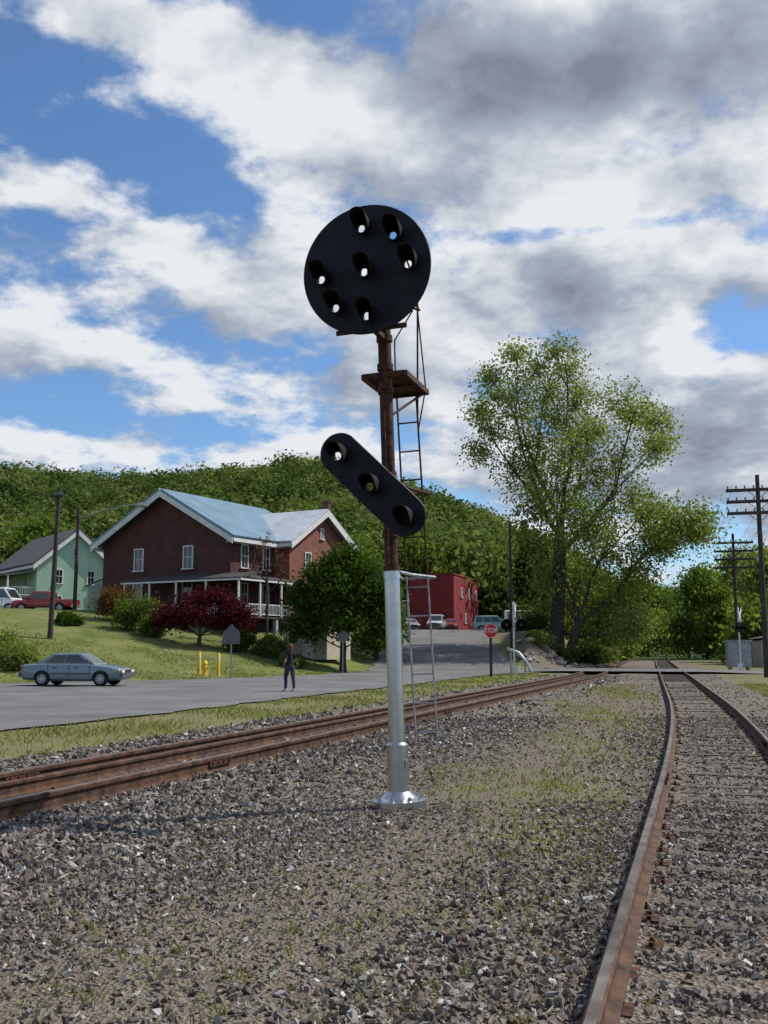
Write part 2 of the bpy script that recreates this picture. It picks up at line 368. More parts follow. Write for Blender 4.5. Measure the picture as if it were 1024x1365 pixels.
tR=track('R',cR,-12,420,'rusty single track with worn rail heads on half-buried wooden ties',2.2,1.0,0)
tL=track('L',cL,-20,420,'brown rusty track on coarse ballast beside the grass verge',4.5,1.3,.05)
rail('guard_rail_bar',cL,-20,40,tL,-.42,1.1,-.05,())
for (cx,par,off,y) in ((cL,tL,.7525,14.3),(cL,tL,-.7525,12.2),(cL,tL,.7525,25.5),(cR,tR,-.7525,12.2),(cR,tR,.7525,17)):
    sl=float(cx(y+.5)-cx(y-.5)); L=math.hypot(1,sl); a=-math.atan(sl); x=float(cx(y))+off/L; yy=y-sl/L*off
    g=G()
    for s in(-1,1):
        g.box((s*.022,0,.062),(.02,.62,.075)); g.box((s*.03,0,.03),(.03,.62,.012))
        for i in range(4): g.box((s*.04,-.23+i*.155,.062),(.025,.032,.032))
    o=g.obj('joint_bar',M['rust'],par); o.location=(x,yy,0); o.rotation_euler=(0,0,a)
# ------------------------------------------------------------ stones
def offs(x,y): return (x-cL(y))*.95,(x-cR(y))*.955
def tiedist(x,y,o,key,sn):
    ys_=TY[key]; st=y+o*sn
    i=np.clip(np.searchsorted(ys_,st),1,len(ys_)-1)
    return np.minimum(np.abs(st-ys_[i]),np.abs(st-ys_[i-1]))
def stones(n,ylo,yhi,pw,size,filt,zs=0.0):
    u=rng.random(n); y=(ylo**pw+u*(yhi**pw-ylo**pw))**(1/pw)
    x=(rng.random(n)*2-1)*(.42*y+.7)
    k=filt(x,y); x=x[k];y=y[k]; n=len(x)
    z=T(x,y)
    sz=size(x,y,n)
    c=np.array([[a,b,e] for e in(-1,1) for b in(-1,1) for a in(-1,1)],float)*.5
    P=np.repeat(c[None],n,0)*(1+rng.uniform(-.8,.25,(n,8,3)))
    P*=np.stack([np.ones(n)*1.25,rng.uniform(.45,.9,n),rng.uniform(.25,.65,n)],-1)[:,None,:]
    P*=sz[:,None,None]
    q=rng.normal(size=(n,4)); q[:,1:3]*=.6; q/=np.linalg.norm(q,axis=1)[:,None]
    w,a,b,d=q.T
    Rm=np.stack([1-2*(b*b+d*d),2*(a*b-w*d),2*(a*d+w*b),2*(a*b+w*d),1-2*(a*a+d*d),2*(b*d-w*a),2*(a*d-w*b),2*(b*d+w*a),1-2*(a*a+b*b)],-1).reshape(n,3,3)
    P=np.einsum('nij,nkj->nki',Rm,P)
    P+=np.stack([x,y,z+sz*rng.uniform(-.05,.25,n)+zs],-1)[:,None,:]
    ol,orr=offs(x,y)
    r=rng.random(n); r=np.where((ol>2.5)&(rng.random(n)<.25),r*.35+.35,r)
    return P,r
def filt(x,y):
    ol,orr=offs(x,y)
    g=grass_mask(x,y); d=dirt_mask(x,y)
    ok=(ol>-2.5)&(orr<3.5)
    for o_ in (ol,orr):
        ok&=~(np.abs(np.abs(o_)-.7525)<.085)
    keep=np.where(ol>2.3,rng.random(len(x))>np.clip(g*.7+d*.55,0,.9),True)
    blotch=.5+.5*np.sin(x*3.1+y*2.3)*np.sin(y*1.7-x)
    td=tiedist(x,y,orr,'R',.28); keep&=np.where((np.abs(orr)<.7)&(td<.125),rng.random(len(x))<.08+.45*blotch**2,True)
    td=tiedist(x,y,ol,'L',.32); keep&=np.where((np.abs(ol)<.7)&(td<.125),rng.random(len(x))<.3,True)
    return ok&keep
def size(x,y,n):
    ol,orr=offs(x,y)
    coarse=np.clip(1-ss((ol-2.2)/2.6),0,1)*(ol>-3)
    near=.015+.034*rng.random(n)**2.2
    big=.03+.055*rng.random(n)**1.8
    s=near*(1-coarse)+big*coarse
    s=np.where(np.abs(orr)<2,.02+.036*rng.random(n)**1.5,s)
    return s*(1+.25*ss((y-10)/12))
A=[stones(80000,3.6,11,1.5,size,filt),stones(52000,10,24,1.5,size,filt),stones(14000,22,60,1.2,lambda x,y,n:size(x,y,n)*1.3,filt)]
P=np.concatenate([a[0] for a in A]); RN=np.concatenate([a[1] for a in A]); n=len(P)
FQ=np.array([(0,2,3,1),(4,5,7,6),(0,1,5,4),(2,6,7,3),(0,4,6,2),(1,3,7,5)])
me=bpy.data.meshes.new('ballast'); me.vertices.add(n*8); me.vertices.foreach_set('co',P.reshape(-1).astype(np.float32))
LI=(FQ[None]+np.arange(n)[:,None,None]*8).reshape(-1).astype(np.int32)
me.loops.add(len(LI)); me.loops.foreach_set('vertex_index',LI); me.polygons.add(n*6); me.polygons.foreach_set('loop_start',np.arange(0,n*24,4,dtype=np.int32)); me.update(calc_edges=True)
me.polygons.foreach_set('use_smooth',[False]*(n*6))
a=me.attributes.new('rnd','FLOAT','POINT'); a.data.foreach_set('value',np.repeat(RN,8).astype(np.float32))
def stonemat():
    m,nt,b=nodes('crushed_ballast_stone'); L=nt.links.new
    at=N(nt,'ShaderNodeAttribute',attribute_name='rnd'); cr=N(nt,'ShaderNodeValToRGB'); e=cr.color_ramp.elements
    e[0].color=(.04,.035,.032,1); e[1].color=(.55,.53,.50,1)
    for p,c in ((.2,(.09,.07,.057)),(.42,(.155,.122,.097)),(.62,(.215,.178,.145)),(.8,(.165,.157,.15)),(.93,(.29,.275,.255))):
        k=e.new(p); k.color=(*c,1)
    L(at.outputs['Fac'],cr.inputs['Fac'])
    tc=N(nt,'ShaderNodeTexCoord'); no=N(nt,'ShaderNodeTexNoise'); no.inputs['Scale'].default_value=60; no.inputs['Detail'].default_value=3; L(tc.outputs['Object'],no.inputs['Vector'])
    mr=N(nt,'ShaderNodeMapRange'); mr.inputs['To Min'].default_value=.6; mr.inputs['To Max'].default_value=1.35; L(no.outputs['Fac'],mr.inputs['Value'])
    mu=N(nt,'ShaderNodeMix',data_type='RGBA',blend_type='MULTIPLY'); mu.inputs[0].default_value=1; L(cr.outputs[0],mu.inputs[6]); L(mr.outputs[0],mu.inputs[7])
    L(mu.outputs[2],b.inputs['Base Color']); b.inputs['Roughness'].default_value=.85; b.inputs['Specular IOR Level'].default_value=.3; return m
me.materials.append(stonemat()); o=bpy.data.objects.new('ballast',me); place(o); o['kind']='stuff'; o['label']='loose brown and grey crushed ballast stones'; o['category']='gravel'
# ------------------------------------------------------------ grass blades
def blades(n,ylo,yhi,fn,h,name,label,pw=1.3,tone=None):
    u=rng.random(n); y=(ylo**pw+u*(yhi**pw-ylo**pw))**(1/pw); x=(rng.random(n)*2-1)*(.42*y+.5)
    k=fn(x,y); x=x[k];y=y[k]; n=len(x); z=T(x,y)
    hh=h*(.4+.9*rng.random(n)); th=rng.random(n)*2*math.pi; wd=.0020+.0006*y
    dx,dy=np.cos(th)*wd,np.sin(th)*wd; lx,ly=rng.normal(size=n)*hh*.5,rng.normal(size=n)*hh*.5
    B=np.stack([x,y,z],-1)
    V=np.stack([B+np.stack([-dx,-dy,0*x-.01],-1),B+np.stack([dx,dy,0*x-.01],-1),B+np.stack([lx*.5+dx*.6,ly*.5+dy*.6,hh*.6],-1),B+np.stack([lx,ly,hh],-1)],1)
    r=rng.random(n)
    if tone is not None: r=np.clip(r*.6+tone(x,y)*.4,0,1)
    o=np_quads(name,V,r,M['blade']); o['kind']='stuff'; o['label']=label; o['category']='grass'
pat=lambda x,y:.5+.25*np.sin(x*1.9+1)*np.sin(y*1.1)+.25*np.sin(x*.7+y*.9)
def f_strip(x,y):
    ol,orr=offs(x,y); inroad=(x>road_xl(y)-.1)&(x<road_xr(y)+.05)
    dens=np.clip((-ol-1.9)/1.0,0,1)*np.clip(pat(x,y)*1.5-.2,.06,1)
    return (ol<-1.9)&(~inroad)&(rng.random(len(x))<dens)&(y<62)
blades(100000,14,62,f_strip,.085,'grass_verge','dry and green grass between the track and the road',1.0,pat)
tc_=rng.uniform(-1,1,(260,2)); tuy=3.9+rng.random(260)**1.4*18; tux=tc_[:,0]*(.4*tuy+.4)
def f_mid(x,y):
    ol,orr=offs(x,y); g=grass_mask(x,y); ok=(ol>1.8)&(orr<3.8)&(np.abs(np.abs(orr)-.75)>.1)
    cl=.5+.5*np.sin(x*9+np.sin(y*7))*np.sin(y*8+np.cos(x*6))
    tuft=np.zeros(len(x))
    for a,b in zip(tux,tuy): tuft=np.maximum(tuft,np.exp(-((x-a)**2+(y-b)**2)/(.07**2)))
    inner=np.abs(orr)<1.0
    return ok&(rng.random(len(x))<np.clip(g-.10,0,1)*cl*.95+.014+tuft*.7*(ol>2.6))&(~inner|(rng.random(len(x))<.10))
blades(280000,3.8,45,f_mid,.062,'ground_weeds','thin weeds and dry straw between stones',1.2)
# ------------------------------------------------------------ trees
def make_tree(name,label,loc,lobes,tips,lpt,sig,leaf,lm,tr=.3,cat='tree',bark='bark',twig=.035,group=None,rz=0,seed=0,th=.7,nseg=7,ex=.62):
    rr=random.Random(seed); root=E(name,loc,rz,label,cat,group=group)
    top=max(l[2] for l in lobes); g=G()
    hx=sum(l[0] for l in lobes)/len(lobes)
    NP=[Vector((0,0,-.4))]; PA=[-1]; PL=[0.0]
    for i in range(1,nseg+1):
        t=i/nseg; NP.append(Vector((hx*t*.5+rr.uniform(-.012,.012)*top*t,rr.uniform(-.02,.02)*top*t,top*th*t))); PA.append(len(NP)-2); PL.append(top*th*t)
    order=sorted(range(len(lobes)),key=lambda i:math.dist(lobes[i][:3],(hx*.5,0,top*th*.6))); tipn=[]
    for i in order:
        x,y,z=lobes[i][:3]; c=Vector((x,y,z)); best=None
        for j in range(2,len(NP)):
            d=c-NP[j]; L=d.length
            cost=L*1.0+PL[j]*.75+max(0,-(d.z)+.3*L)*2.0
            if best is None or cost<best[0]: best=(cost,j)
        j=best[1]; s=NP[j]; d=c-s; L=d.length; par=j; m=3 if L>1.5 else 1
        sag=Vector((rr.uniform(-.07,.07),rr.uniform(-.07,.07),-.05 if d.z>0 else .05))*L
        for k in range(1,m+1):
            t=k/m; p=s+d*t+sag*math.sin(math.pi*t)*(.9 if k<m else 0); NP.append(p); PA.append(par); PL.append(PL[j]+L*t); par=len(NP)-1
        tipn.append(par)
    cnt=[0.0]*len(NP)
    for t in tipn:
        j=t
        while j>=0: cnt[j]+=1; j=PA[j]
    tot=len(lobes); rad=[max(.02*tr/.3,tr*(c/tot)**ex) if c else tr*.1 for c in cnt]; rad[0]=tr*1.4
    ch={}
    for j,p in enumerate(PA): ch.setdefault(p,[]).append(j)
    def chain(j):
        path=[PA[j],j]
        while True:
            c=[k for k in ch.get(path[-1],[])]
            if not c: break
            c.sort(key=lambda k:-cnt[k])
            for k in c[1:]: stack.append(k)
            path.append(c[0])
        return path
    stack=[1]
    while stack:
        j=stack.pop(); path=chain(j)
        rads=[rad[k] for k in path]
        if path[0]!=0: rads[0]=min(rad[path[0]],rad[path[1]]*1.15)
        g.tube([NP[k] for k in path],rads,7 if tr>.2 else 5)
    CP=[]
    for (x,y,z,rx,ry,rz_) in lobes:
        c=Vector((x,y,z))
        for k in range(tips):
            v=Vector((rr.gauss(0,1),rr.gauss(0,1),rr.gauss(0,1))).normalized()*(rr.random()**.45)
            p=c+Vector((v.x*rx,v.y*ry,v.z*rz_)); CP.append((p.x,p.y,p.z,k))
            if twig: 
                m_=c.lerp(p,.5)+Vector((0,0,-.03*(p-c).length)); g.tube([c-Vector((0,0,.1*rz_)),m_,p],[twig*1.2,twig*.8,twig*.3],3,caps=False)
    g.obj('trunk',M[bark],root,True)
    CP=np.array(CP); n=len(CP)
    sg=sig*(.6+.8*rng.random((n,1)))
    C=np.repeat(CP[:,:3],lpt,0)+rng.normal(size=(n*lpt,3))*np.repeat(sg,lpt,0)*np.array([1,1,.75])
    C[:,2]=np.maximum(C[:,2],.15)
    tone=np.repeat(rng.random(n),lpt)
    rnd=np.clip(.5*tone+.5*rng.random(n*lpt),0,1)
    V=leafquads(C,leaf)
    np_quads('crown',V,rnd,M[lm],root)
    return root
def auto_lobes(rx,ry,h,n,base=.25,seed=0):
    rr=random.Random(seed); L=[]
    for i in range(n):
        t=(i+.5)/n; z=h*(base+(1-base)*t*.88); w=math.sin(math.pi*min(1,(.12+.82*t)))**.6
        a=rr.random()*6.28+i*2.4; q=rr.uniform(.3,.68)*w
        L.append((math.cos(a)*rx*q,math.sin(a)*ry*q,z,rx*rr.uniform(.28,.42),ry*rr.uniform(.28,.42),h*rr.uniform(.09,.15)))
    L.append((0,0,h*.86,rx*.35,ry*.35,h*.13)); L.append((0,0,h*(base+.25),rx*.6,ry*.6,h*.2)); return L
# big riverside tree
px=[(750,455,24),(768,470,24),(722,478,28),(700,498,28),(672,506,24),(655,498,14),(690,470,14),(798,492,28),(830,520,30),(852,536,26),(882,520,22),(890,545,20),(902,566,14),(660,560,24),(648,580,14),(690,545,30),(712,570,32),(740,522,30),(765,545,32),(800,560,30),(835,590,32),(870,590,24),(650,522,12),
    (690,600,24),(715,625,30),(750,600,34),(790,620,36),(830,635,34),(862,640,28),(745,495,26),(780,515,28),(735,560,30),(770,580,32),(810,600,32),(760,630,34),(820,545,28),(725,595,26),
    (700,660,26),(725,690,32),(760,670,36),(800,680,38),(845,670,36),(885,668,28),(908,676,24),(925,692,15),(870,700,30),(790,720,40),(835,735,34),(722,745,32),(765,760,38),(805,775,36),(845,765,28),(712,795,26),(745,815,28),(785,820,30),(822,812,26),(848,800,18),(700,700,20),(890,700,18)]
rr=random.Random(3); lob=[]
for (u,v,r_) in px:
    s=.0635*1.05; dep=rr.uniform(-4.0,4.0)
    lob.append(((u-745)*.0635,dep,(850-v)*.0655,r_*s,r_*s*1.3,r_*s*.9))
tx,ty=14.6,85
up=[l for l,p in zip(lob,px) if p[1]<655]; lo=[l for l,p in zip(lob,px) if p[1]>=655]
make_tree('cottonwood_tree','tall spreading tree with thin spring leaves beside the tracks',(tx,ty,Tz(tx,ty)-.1),up,22,36,.58,.25,'leafC',tr=.58,twig=.022,seed=2,th=.5,nseg=9,ex=.72)
make_tree('broadleaf_tree','dense leafy understorey tree on the stony bank',(tx+.8,ty-1.2,Tz(tx,ty)-.3),lo,20,66,.72,.27,'leafB',tr=.4,twig=.02,seed=5,th=.5)
make_tree('broadleaf_tree','dark bushy tree at the foot of the bank',(20.2,95,Tz(20,95)-.2),auto_lobes(2.4,2.4,7.5,9,.1,4),16,55,.45,.28,'leafD',tr=.2,seed=8,twig=0)
def conifer(loc,h,r,seed):
    root=E('conifer_tree',loc,0,'dark narrow conifer behind the brick building','tree'); g=G(); g.tube([(0,0,-.3),(0,0,h*.96)],[.22,.03],8); rr=random.Random(seed); C=[]
    for i in range(90):
        t=.08+.9*i/90; z=h*t; L=r*(1-t)**.8*rr.uniform(.7,1.1); a=rr.random()*6.28
        e=Vector((math.cos(a)*L,math.sin(a)*L,z-.25*L)); g.tube([(0,0,z),e],[.035,.01],3,caps=False)
        for k in range(70):
            s=rr.random()**.7; C.append((e.x*s+rr.gauss(0,.12),e.y*s+rr.gauss(0,.12),z-.25*L*s+rr.gauss(0,.12)))
    g.obj('trunk',M['bark'],root); C=np.array(C); np_quads('crown',leafquads(C,.3),rng.random(len(C)),M['needle'],root)
conifer((14.6,103,Tz(14.6,103)),12,2.2,1)
conifer((16.2,101,Tz(16.2,101)),10,2.2,2)
make_tree('yard_tree','round green shade tree on the lawn by the house',(-2.7,66,Tz(-2.7,66)),[(0,0,4.6,2.6,2.4,2.2),(-1.9,0,4.2,1.6,1.5,1.3),(1.9,.2,4.4,1.6,1.5,1.3),(-1.3,.3,6.3,1.4,1.3,.9),(1.2,-.2,6.6,1.4,1.3,.9),(0,0,7.4,1.2,1.2,.7),(-2.4,0,2.9,1.2,1.2,.9),(2.4,0,3.0,1.2,1.2,.9),(0,-1.4,3.2,1.6,1.2,1.2),(.2,1.2,5.8,1.5,1.3,1.1),(-.7,-1.2,5.6,1.3,1.1,1.0),(2.5,-.3,5.2,.9,.9,.8),(-2.7,.3,5.1,.8,.8,.7)],30,56,.4,.24,'leafD',tr=.22,seed=11)
make_tree('yard_tree','bright leafy tree rising behind the round tree',(-.6,78,Tz(-.6,78)),auto_lobes(2.6,2.4,6.6,10,.2,9),20,50,.5,.28,'leafA',tr=.2,seed=12,twig=0)
make_tree('japanese_maple','low maroon maple in front of the porch',(-12.0,65,Tz(-12,65)),[(x,y,z,1.0,1.0,.5) for x,y,z in((-1.9,0,2.2),(-.6,.5,2.9),(.8,0,3.2),(1.9,-.2,2.7),(0,-.8,2.0),(1.5,.5,1.8),(-1,-.4,1.7),(2.6,0,2.1),(-2.3,.3,1.6),(2.9,.2,1.5))],22,46,.3,.18,'leafR',tr=.14,seed=13,cat='maple tree',twig=.015)
make_tree('bare_tree','thin nearly leafless tree beside the porch',(-8.0,68.5,Tz(-8,68.5)),[(x,y,z,.7,.7,.6) for x,y,z in((-1,0,5.4),(.6,.2,6.1),(-.2,0,7.2),(1.2,0,5.0),(-.9,.3,6.6))],14,4,.2,.15,'leafO',tr=.1,seed=14,twig=.018)
k=0
for (x,y,h,r_,mt) in [(18.5,138,13,6,'leafB'),(13.8,141,13,5,'leafA'),(25,150,14,6,'leafB'),(4,128,13,5,'leafA'),(-4,100,8,4,'leafA'),(20,124,11,4.5,'leafB'),(-14,112,12,5.5,'leafA'),(-26,118,13,6,'leafB'),(-38,112,12,5,'leafA'),(-46,100,10,5,'leafB'),(24.5,128,9,4,'leafA'),(29,140,11,5,'leafA'),(8,140,12,5,'leafA')]:
    make_tree('broadleaf_tree',['leafy green tree behind the houses','pale green tree at the edge of the hillside wood'][mt=='leafB'],(x,y,Tz(x,y)-.2),auto_lobes(r_,r_,h,11,.12,k),15,40,.8,.48,mt,tr=.25,twig=0,seed=20+k,group='trees behind the village'); k+=1
for (x,y,h,r_,mt) in [(44,112,13,6,'leafB'),(53,150,17,7,'leafB'),(45,140,13,6,'leafA'),(62,140,16,7,'leafA'),(46,175,14,7,'leafA'),(52,205,16,7,'leafB'),(62,190,17,8,'leafA'),(72,260,18,9,'leafA'),(38.5,92,6,3.2,'leafB'),(83,300,18,9,'leafA'),(35.5,96,4.5,2.6,'leafA'),(41,104,7,3.5,'leafA')]:
    make_tree('broadleaf_tree',['full green tree lining the tracks','light green tree lining the tracks'][mt=='leafB'],(x,y,Tz(x,y)-.2),auto_lobes(r_,r_,h,11,.08,k),15,45,.9,.5,mt,tr=.25,twig=0,seed=20+k,group='trees lining the tracks'); k+=1
for (x,y,h,r_) in [(33,150,7,4),(38,180,8,5),(43,210,9,5),(30.5,134,5.5,3.5)]:
    make_tree('broadleaf_tree','small tree on the far side of the tracks',(x,y,Tz(x,y)-.2),auto_lobes(r_,r_,h,8,.05,k),14,40,.7,.48,'leafB',tr=.15,twig=0,seed=20+k,group='trees lining the tracks'); k+=1
def shrub(x,y,w,h,mt,label,seed):
    make_tree('shrub',label,(x,y,Tz(x,y)-.1),[(random.Random(seed+i).uniform(-.55,.55)*w,random.Random(seed+i+9).uniform(-.3,.3)*w,h*(.3+.4*((i*37)%10)/10),w*.38,w*.34,h*.28) for i in range(8)],18,40,.16*max(h,1)*.7,.15,mt,tr=.05,twig=.012,cat='shrub',seed=seed)
shrub(-16.6,67,1.8,2.6,'leafA','rounded green shrub by the brick wall',1)
shrub(-18.8,70,1.7,2.7,'leafO','rust-tinted shrub by the brick wall',2)
shrub(-15.2,66,1.1,1.5,'leafA','low green shrub on the lawn',3)
shrub(-9.4,65,1.5,1.8,'leafD','clipped dark shrub below the porch',4)
shrub(-7.4,65,1.6,1.6,'leafA','green shrub below the porch',5)
shrub(-5.8,63,1.2,.9,'leafA','low green shrub on the lawn',6)
shrub(-18.6,51.5,2.2,1.7,'leafB','tall weedy bush at the lawn edge',7)
shrub(-21.5,54,2.4,1.7,'leafB','weedy bush at the lawn edge',8)
shrub(-20.8,66,1.2,1.0,'leafD','dark shrub under the pole',9)
shrub(12.2,79,1.3,1.5,'leafB','bush on the stony bank',10)
shrub(14.6,81,1.4,1.6,'leafA','bush on the stony bank',11)
shrub(17.8,87,1.6,2.0,'leafA','bush on the stony bank',12)
shrub(19.6,91,1.8,2.4,'leafB','bush on the stony bank',14)
shrub(12.6,85,1.3,1.8,'leafD','bush on the stony bank',15)
shrub(27.5,66,1.0,.7,'leafB','low weeds by the shed',16)
# hillside forest
n=3000
y=128+rng.random(n)**.85*215; s=rng.uniform(-.47,.27,n); x=s*y
kk=(x<cL(y)-14); x=x[kk];y=y[kk]
x2=rng.uniform(.34,.5,200); y2=rng.uniform(230,520,200); x=np.concatenate([x,x2*y2]); y=np.concatenate([y,y2])
x3=rng.uniform(.1,.5,450); y3=rng.uniform(520,820,450); x=np.concatenate([x,x3*y3]); y=np.concatenate([y,y3])
n=len(x); r_=rng.uniform(2.6,5.8,n); hh=rng.uniform(6,13.5,n); z=T(x,y)+hh-r_*.8
q=190
D=rng.normal(size=(n,q,3)); D/=np.linalg.norm(D,axis=2)[...,None]; D[...,2]=np.where(D[...,2]<-.35,-D[...,2],D[...,2])
amp=1+.28*np.sin(D[...,0]*5+rng.random((n,1))*6)*np.sin(D[...,1]*5+rng.random((n,1))*6)
rad=r_[:,None]*amp*(.72+.34*rng.random((n,q)))
C=np.stack([x,y,z],-1)[:,None,:]+D*rad[...,None]*np.array([1,1,1.15])
tone=rng.random(n)
rnd=np.clip(.78*tone[:,None]+.22*rng.random((n,q)),0,1).reshape(-1)
V=leafquads(C.reshape(-1,3),.95,D.reshape(-1,3),.75)
o=np_quads('hillside_forest',V,rnd,M['leafF']); o['kind']='stuff'; o['label']='green broadleaf woods covering the hillside'; o['category']='forest'
# ------------------------------------------------------------ signal
FW=R(-17.3)
mat=Matrix.Translation((.158,10.8,.0))@Matrix.Rotation(R(-1.75),4,'Y')@Matrix.Rotation(FW,4,'Z')
sig=E('railway_signal',label='black position light railway signal on a rusty mast with silver base',cat='railway signal',mat=mat)
g=G(); g.cyl((0,0,-.05),(0,0,.035),.29,n=40); g.cyl((0,0,.035),(0,0,.06),.27,.2,n=40); g.tube([(0,0,.06),(0,0,.12)],[.19,.125],32)
for i in range(8):
    a=i*math.pi/4; g.cyl((.235*math.cos(a),.235*math.sin(a),.03),(.235*math.cos(a),.235*math.sin(a),.085),.022,n=6)
g.obj('base_flange',M['galv'],sig,True)
g=G(); g.cyl((0,0,.08),(0,0,.60),.112,n=32); g.cyl((0,0,.60),(0,0,.625),.118,.09,n=32); g.box((.113,-.03,.4),(.02,.06,.09)); g.obj('mast_sleeve',M['galv'],sig,True)
g=G(); g.cyl((0,0,.6),(0,0,2.41),.085,n=32); g.cyl((0,0,2.36),(0,0,2.44),.092,n=32); g.cyl((0,0,1.55),(0,0,1.56),.088,n=32); g.obj('lower_mast',M['galv'],sig,True)
g=G(); g.cyl((0,0,2.40),(0,0,5.95),.074,n=24)
for z in (2.46,2.85,3.2,3.5,4.45,4.72,5.05,5.5): g.cyl((0,0,z-.035),(0,0,z+.035),.09,n=24); g.box((0,.1,z),(.06,.06,.06))
g.cyl((.0,-.1,2.5),(.0,-.1,4.2),.012,n=6)
g.obj('upper_mast',M['rust'],sig,True,'rusty upper mast')
YD=-.42
HO=(-.028,-.03)
def plate(name,outline,holes,cx,cz):
    g=G(); n=len(outline); g.add([(cx+a,YD-.012,cz+b) for a,b in outline]+[(cx+a,YD+.012,cz+b) for a,b in outline],[tuple(range(n)),tuple(range(2*n-1,n-1,-1))]+[(i,i+n,(i+1)%n+n,(i+1)%n) for i in range(n)])
    o=g.obj(name,M['disc'],sig); cut=[]
    for (a,b) in holes:
        c=G().tube([(cx+a+HO[0],YD-.2,cz+b+HO[1]),(cx+a+HO[0],YD+.2,cz+b+HO[1])],[.047,.047],20).obj('cut',M['black'],sig); cut.append(c)
    boolean(o,cut)
    g=G(); m=[(cx+a,YD,cz+b) for a,b in outline]; g.tube(m+[m[0]],.014,6,caps=False); g.obj('plate_rim',M['disc'],o)
    return o
def hoods(parent,holes,cx,cz,sc=1):
    for (a,b) in holes:
        V=[];F=[]; n=20; K=6; r=.088
        for k in range(K+1):
            for i in range(n):
                th=2*math.pi*i/n; t=math.sin(th+.35)
                Lh=(.10+.24*float(ss((t+.8)/1.2)))*sc; s=k/K
                V.append((cx+a+math.cos(th)*r*(1+.06*s)+.03*s,YD-.012-Lh*s,cz+b+math.sin(th)*r*(1+.06*s)-.03*s))
        for k in range(K):
            for i in range(n): F.append((k*n+i,(k+1)*n+i,(k+1)*n+(i+1)%n,k*n+(i+1)%n))
        g=G(); g.add(V,F); o=g.obj('lamp_hood',M['hood'],parent,True); md=o.modifiers.new('s','SOLIDIFY'); md.thickness=.006
        g=G(); g.tube([(cx+a,YD+.01,cz+b),(cx+a,YD+.09,cz+b)],[.085,.085],20,caps=False); g.box((cx+a,YD+.06,cz+b+.09),(.05,.1,.04)); g.box((cx+a+.06,YD+.06,cz+b),(.05,.1,.07)); g.obj('lamp_ring',M['black'],parent,True)
dz=5.72; dx=-.055
oc=[(.72*math.cos(2*math.pi*i/72),.72*math.sin(2*math.pi*i/72)) for i in range(72)]
H7=[(0,0)]+[(.5*math.cos(R(a)),.5*math.sin(R(a))) for a in(92,47,2,182,227,272)]
disc=plate('signal_disc',oc,H7,dx,dz); hoods(disc,H7,dx,dz)
az_,ax_=3.345,-.06
d0=Vector((-.354,.362)); L0=d0.length; e=d0/L0; p=Vector((-e.y,e.x)); oc=[]
for i in range(19):
    th=-math.pi/2+math.pi*i/18; q=e*(L0+.21*math.cos(th))+p*(.21*math.sin(th)); oc.append((q.x,q.y))
for i in range(19):
    th=math.pi/2+math.pi*i/18; q=-e*L0+e*(.21*math.cos(th))+p*(.21*math.sin(th)); oc.append((q.x,q.y))
oc=oc[::-1]
H3=[(0,0),(d0.x,d0.y),(-d0.x,-d0.y)]
arm=plate('signal_arm',oc,H3[:2],ax_,az_); hoods(arm,H3,ax_,az_)
g=G()
for z in (5.5,5.05): g.box((0,-.22,z),(.06,.4,.05)); g.box((-.03,YD+.035,z),(.8,.03,.05))
g.box((-.03,YD+.04,5.6),(.05,.03,1.1)); g.obj('disc_bracket',M['rust'],sig)
g=G()
for z in (3.2,3.5): g.box((0,-.22,z),(.06,.4,.05)); g.box((-.03,YD+.035,z),(.4,.03,.05))
g.box((-.03,YD+.04,3.35),(.05,.03,.4)); g.obj('arm_bracket',M['rust'],sig)
g=G(); z=4.62
g.box((0,.42,z),(.5,.03,.05)); g.box((-.25,.42,z),(.035,.95,.06)); g.box((.25,.42,z),(.035,.95,.06)); g.box((0,-.06,z),(.5,.035,.06)); g.box((0,.88,z),(.5,.035,.06))
for i in range(16): g.box((0,.0+.057*i,z+.01),(.47,.035,.02))
g.tube([(-.22,.8,z-.03),(-.02,.05,z-.45)],.015,6); g.tube([(.22,.8,z-.03),(.02,.05,z-.45)],.015,6)
g.obj('service_platform',M['rust'],sig)
def ladder(z0,z1,y0,y1,hw0,hw1,mat,step,lab):
    g=G()
    for sx in(-1,1): g.tube([(sx*hw0,y0,z0),(sx*hw1,y1,z1)],.012,6)
    z=z0+.12
    while z<z1:
        t=(z-z0)/(z1-z0); y=y0+(y1-y0)*t; hw=hw0+(hw1-hw0)*t; g.tube([(-hw,y,z),(hw,y,z)],.0105,6); z+=step
    g.obj('ladder',mat,sig,label=lab)
ysp=1.26-.42*2.45/4.6
ladder(.5,2.45,1.26-.42*.5/4.6,ysp,.13,.13,M['galvd'],.34,'grey lower ladder'); ladder(2.45,4.6,ysp,.84,.13,.12,M['rust'],.34,'rusty upper ladder')
def brace(z,yl,m):
    g=G()
    for sx in(-1,1): g.tube([(sx*.085,0,z),(sx*.085,.5,z),(sx*.2,yl,z),(.0+sx*.08,yl+.14,z)],.018,6)
    g.tube([(-.2,yl,z),(.2,yl,z)],.016,6); g.tube([(-.085,.03,z),(.085,.03,z)],.018,6); g.obj('ladder_brace',M[m],sig)
brace(3.42,1.0,'rust'); brace(2.43,1.1,'galvd')
g=G()
g.tube([(-.13,.84,4.6),(-.13,.86,5.3),(.1,.9,5.66)],.01,6); g.tube([(.13,.84,4.35),(.16,.9,5.66)],.012,6); g.tube([(.13,.84,4.15),(.24,.84,4.66),(.16,.9,5.66)],.009,6)
g.tube([(0,.02,5.62),(.05,.5,5.62),(.18,.92,5.66)],.016,6); g.tube([(.3,-.35,5.5),(.18,.92,5.66)],.012,6)
g.tube([(.17,.9,5.66),(.12,.86,6.1),(.35,-.36,5.9)],.012,6); g.tube([(.12,.86,6.1),(.17,.93,6.1)],.02,6)
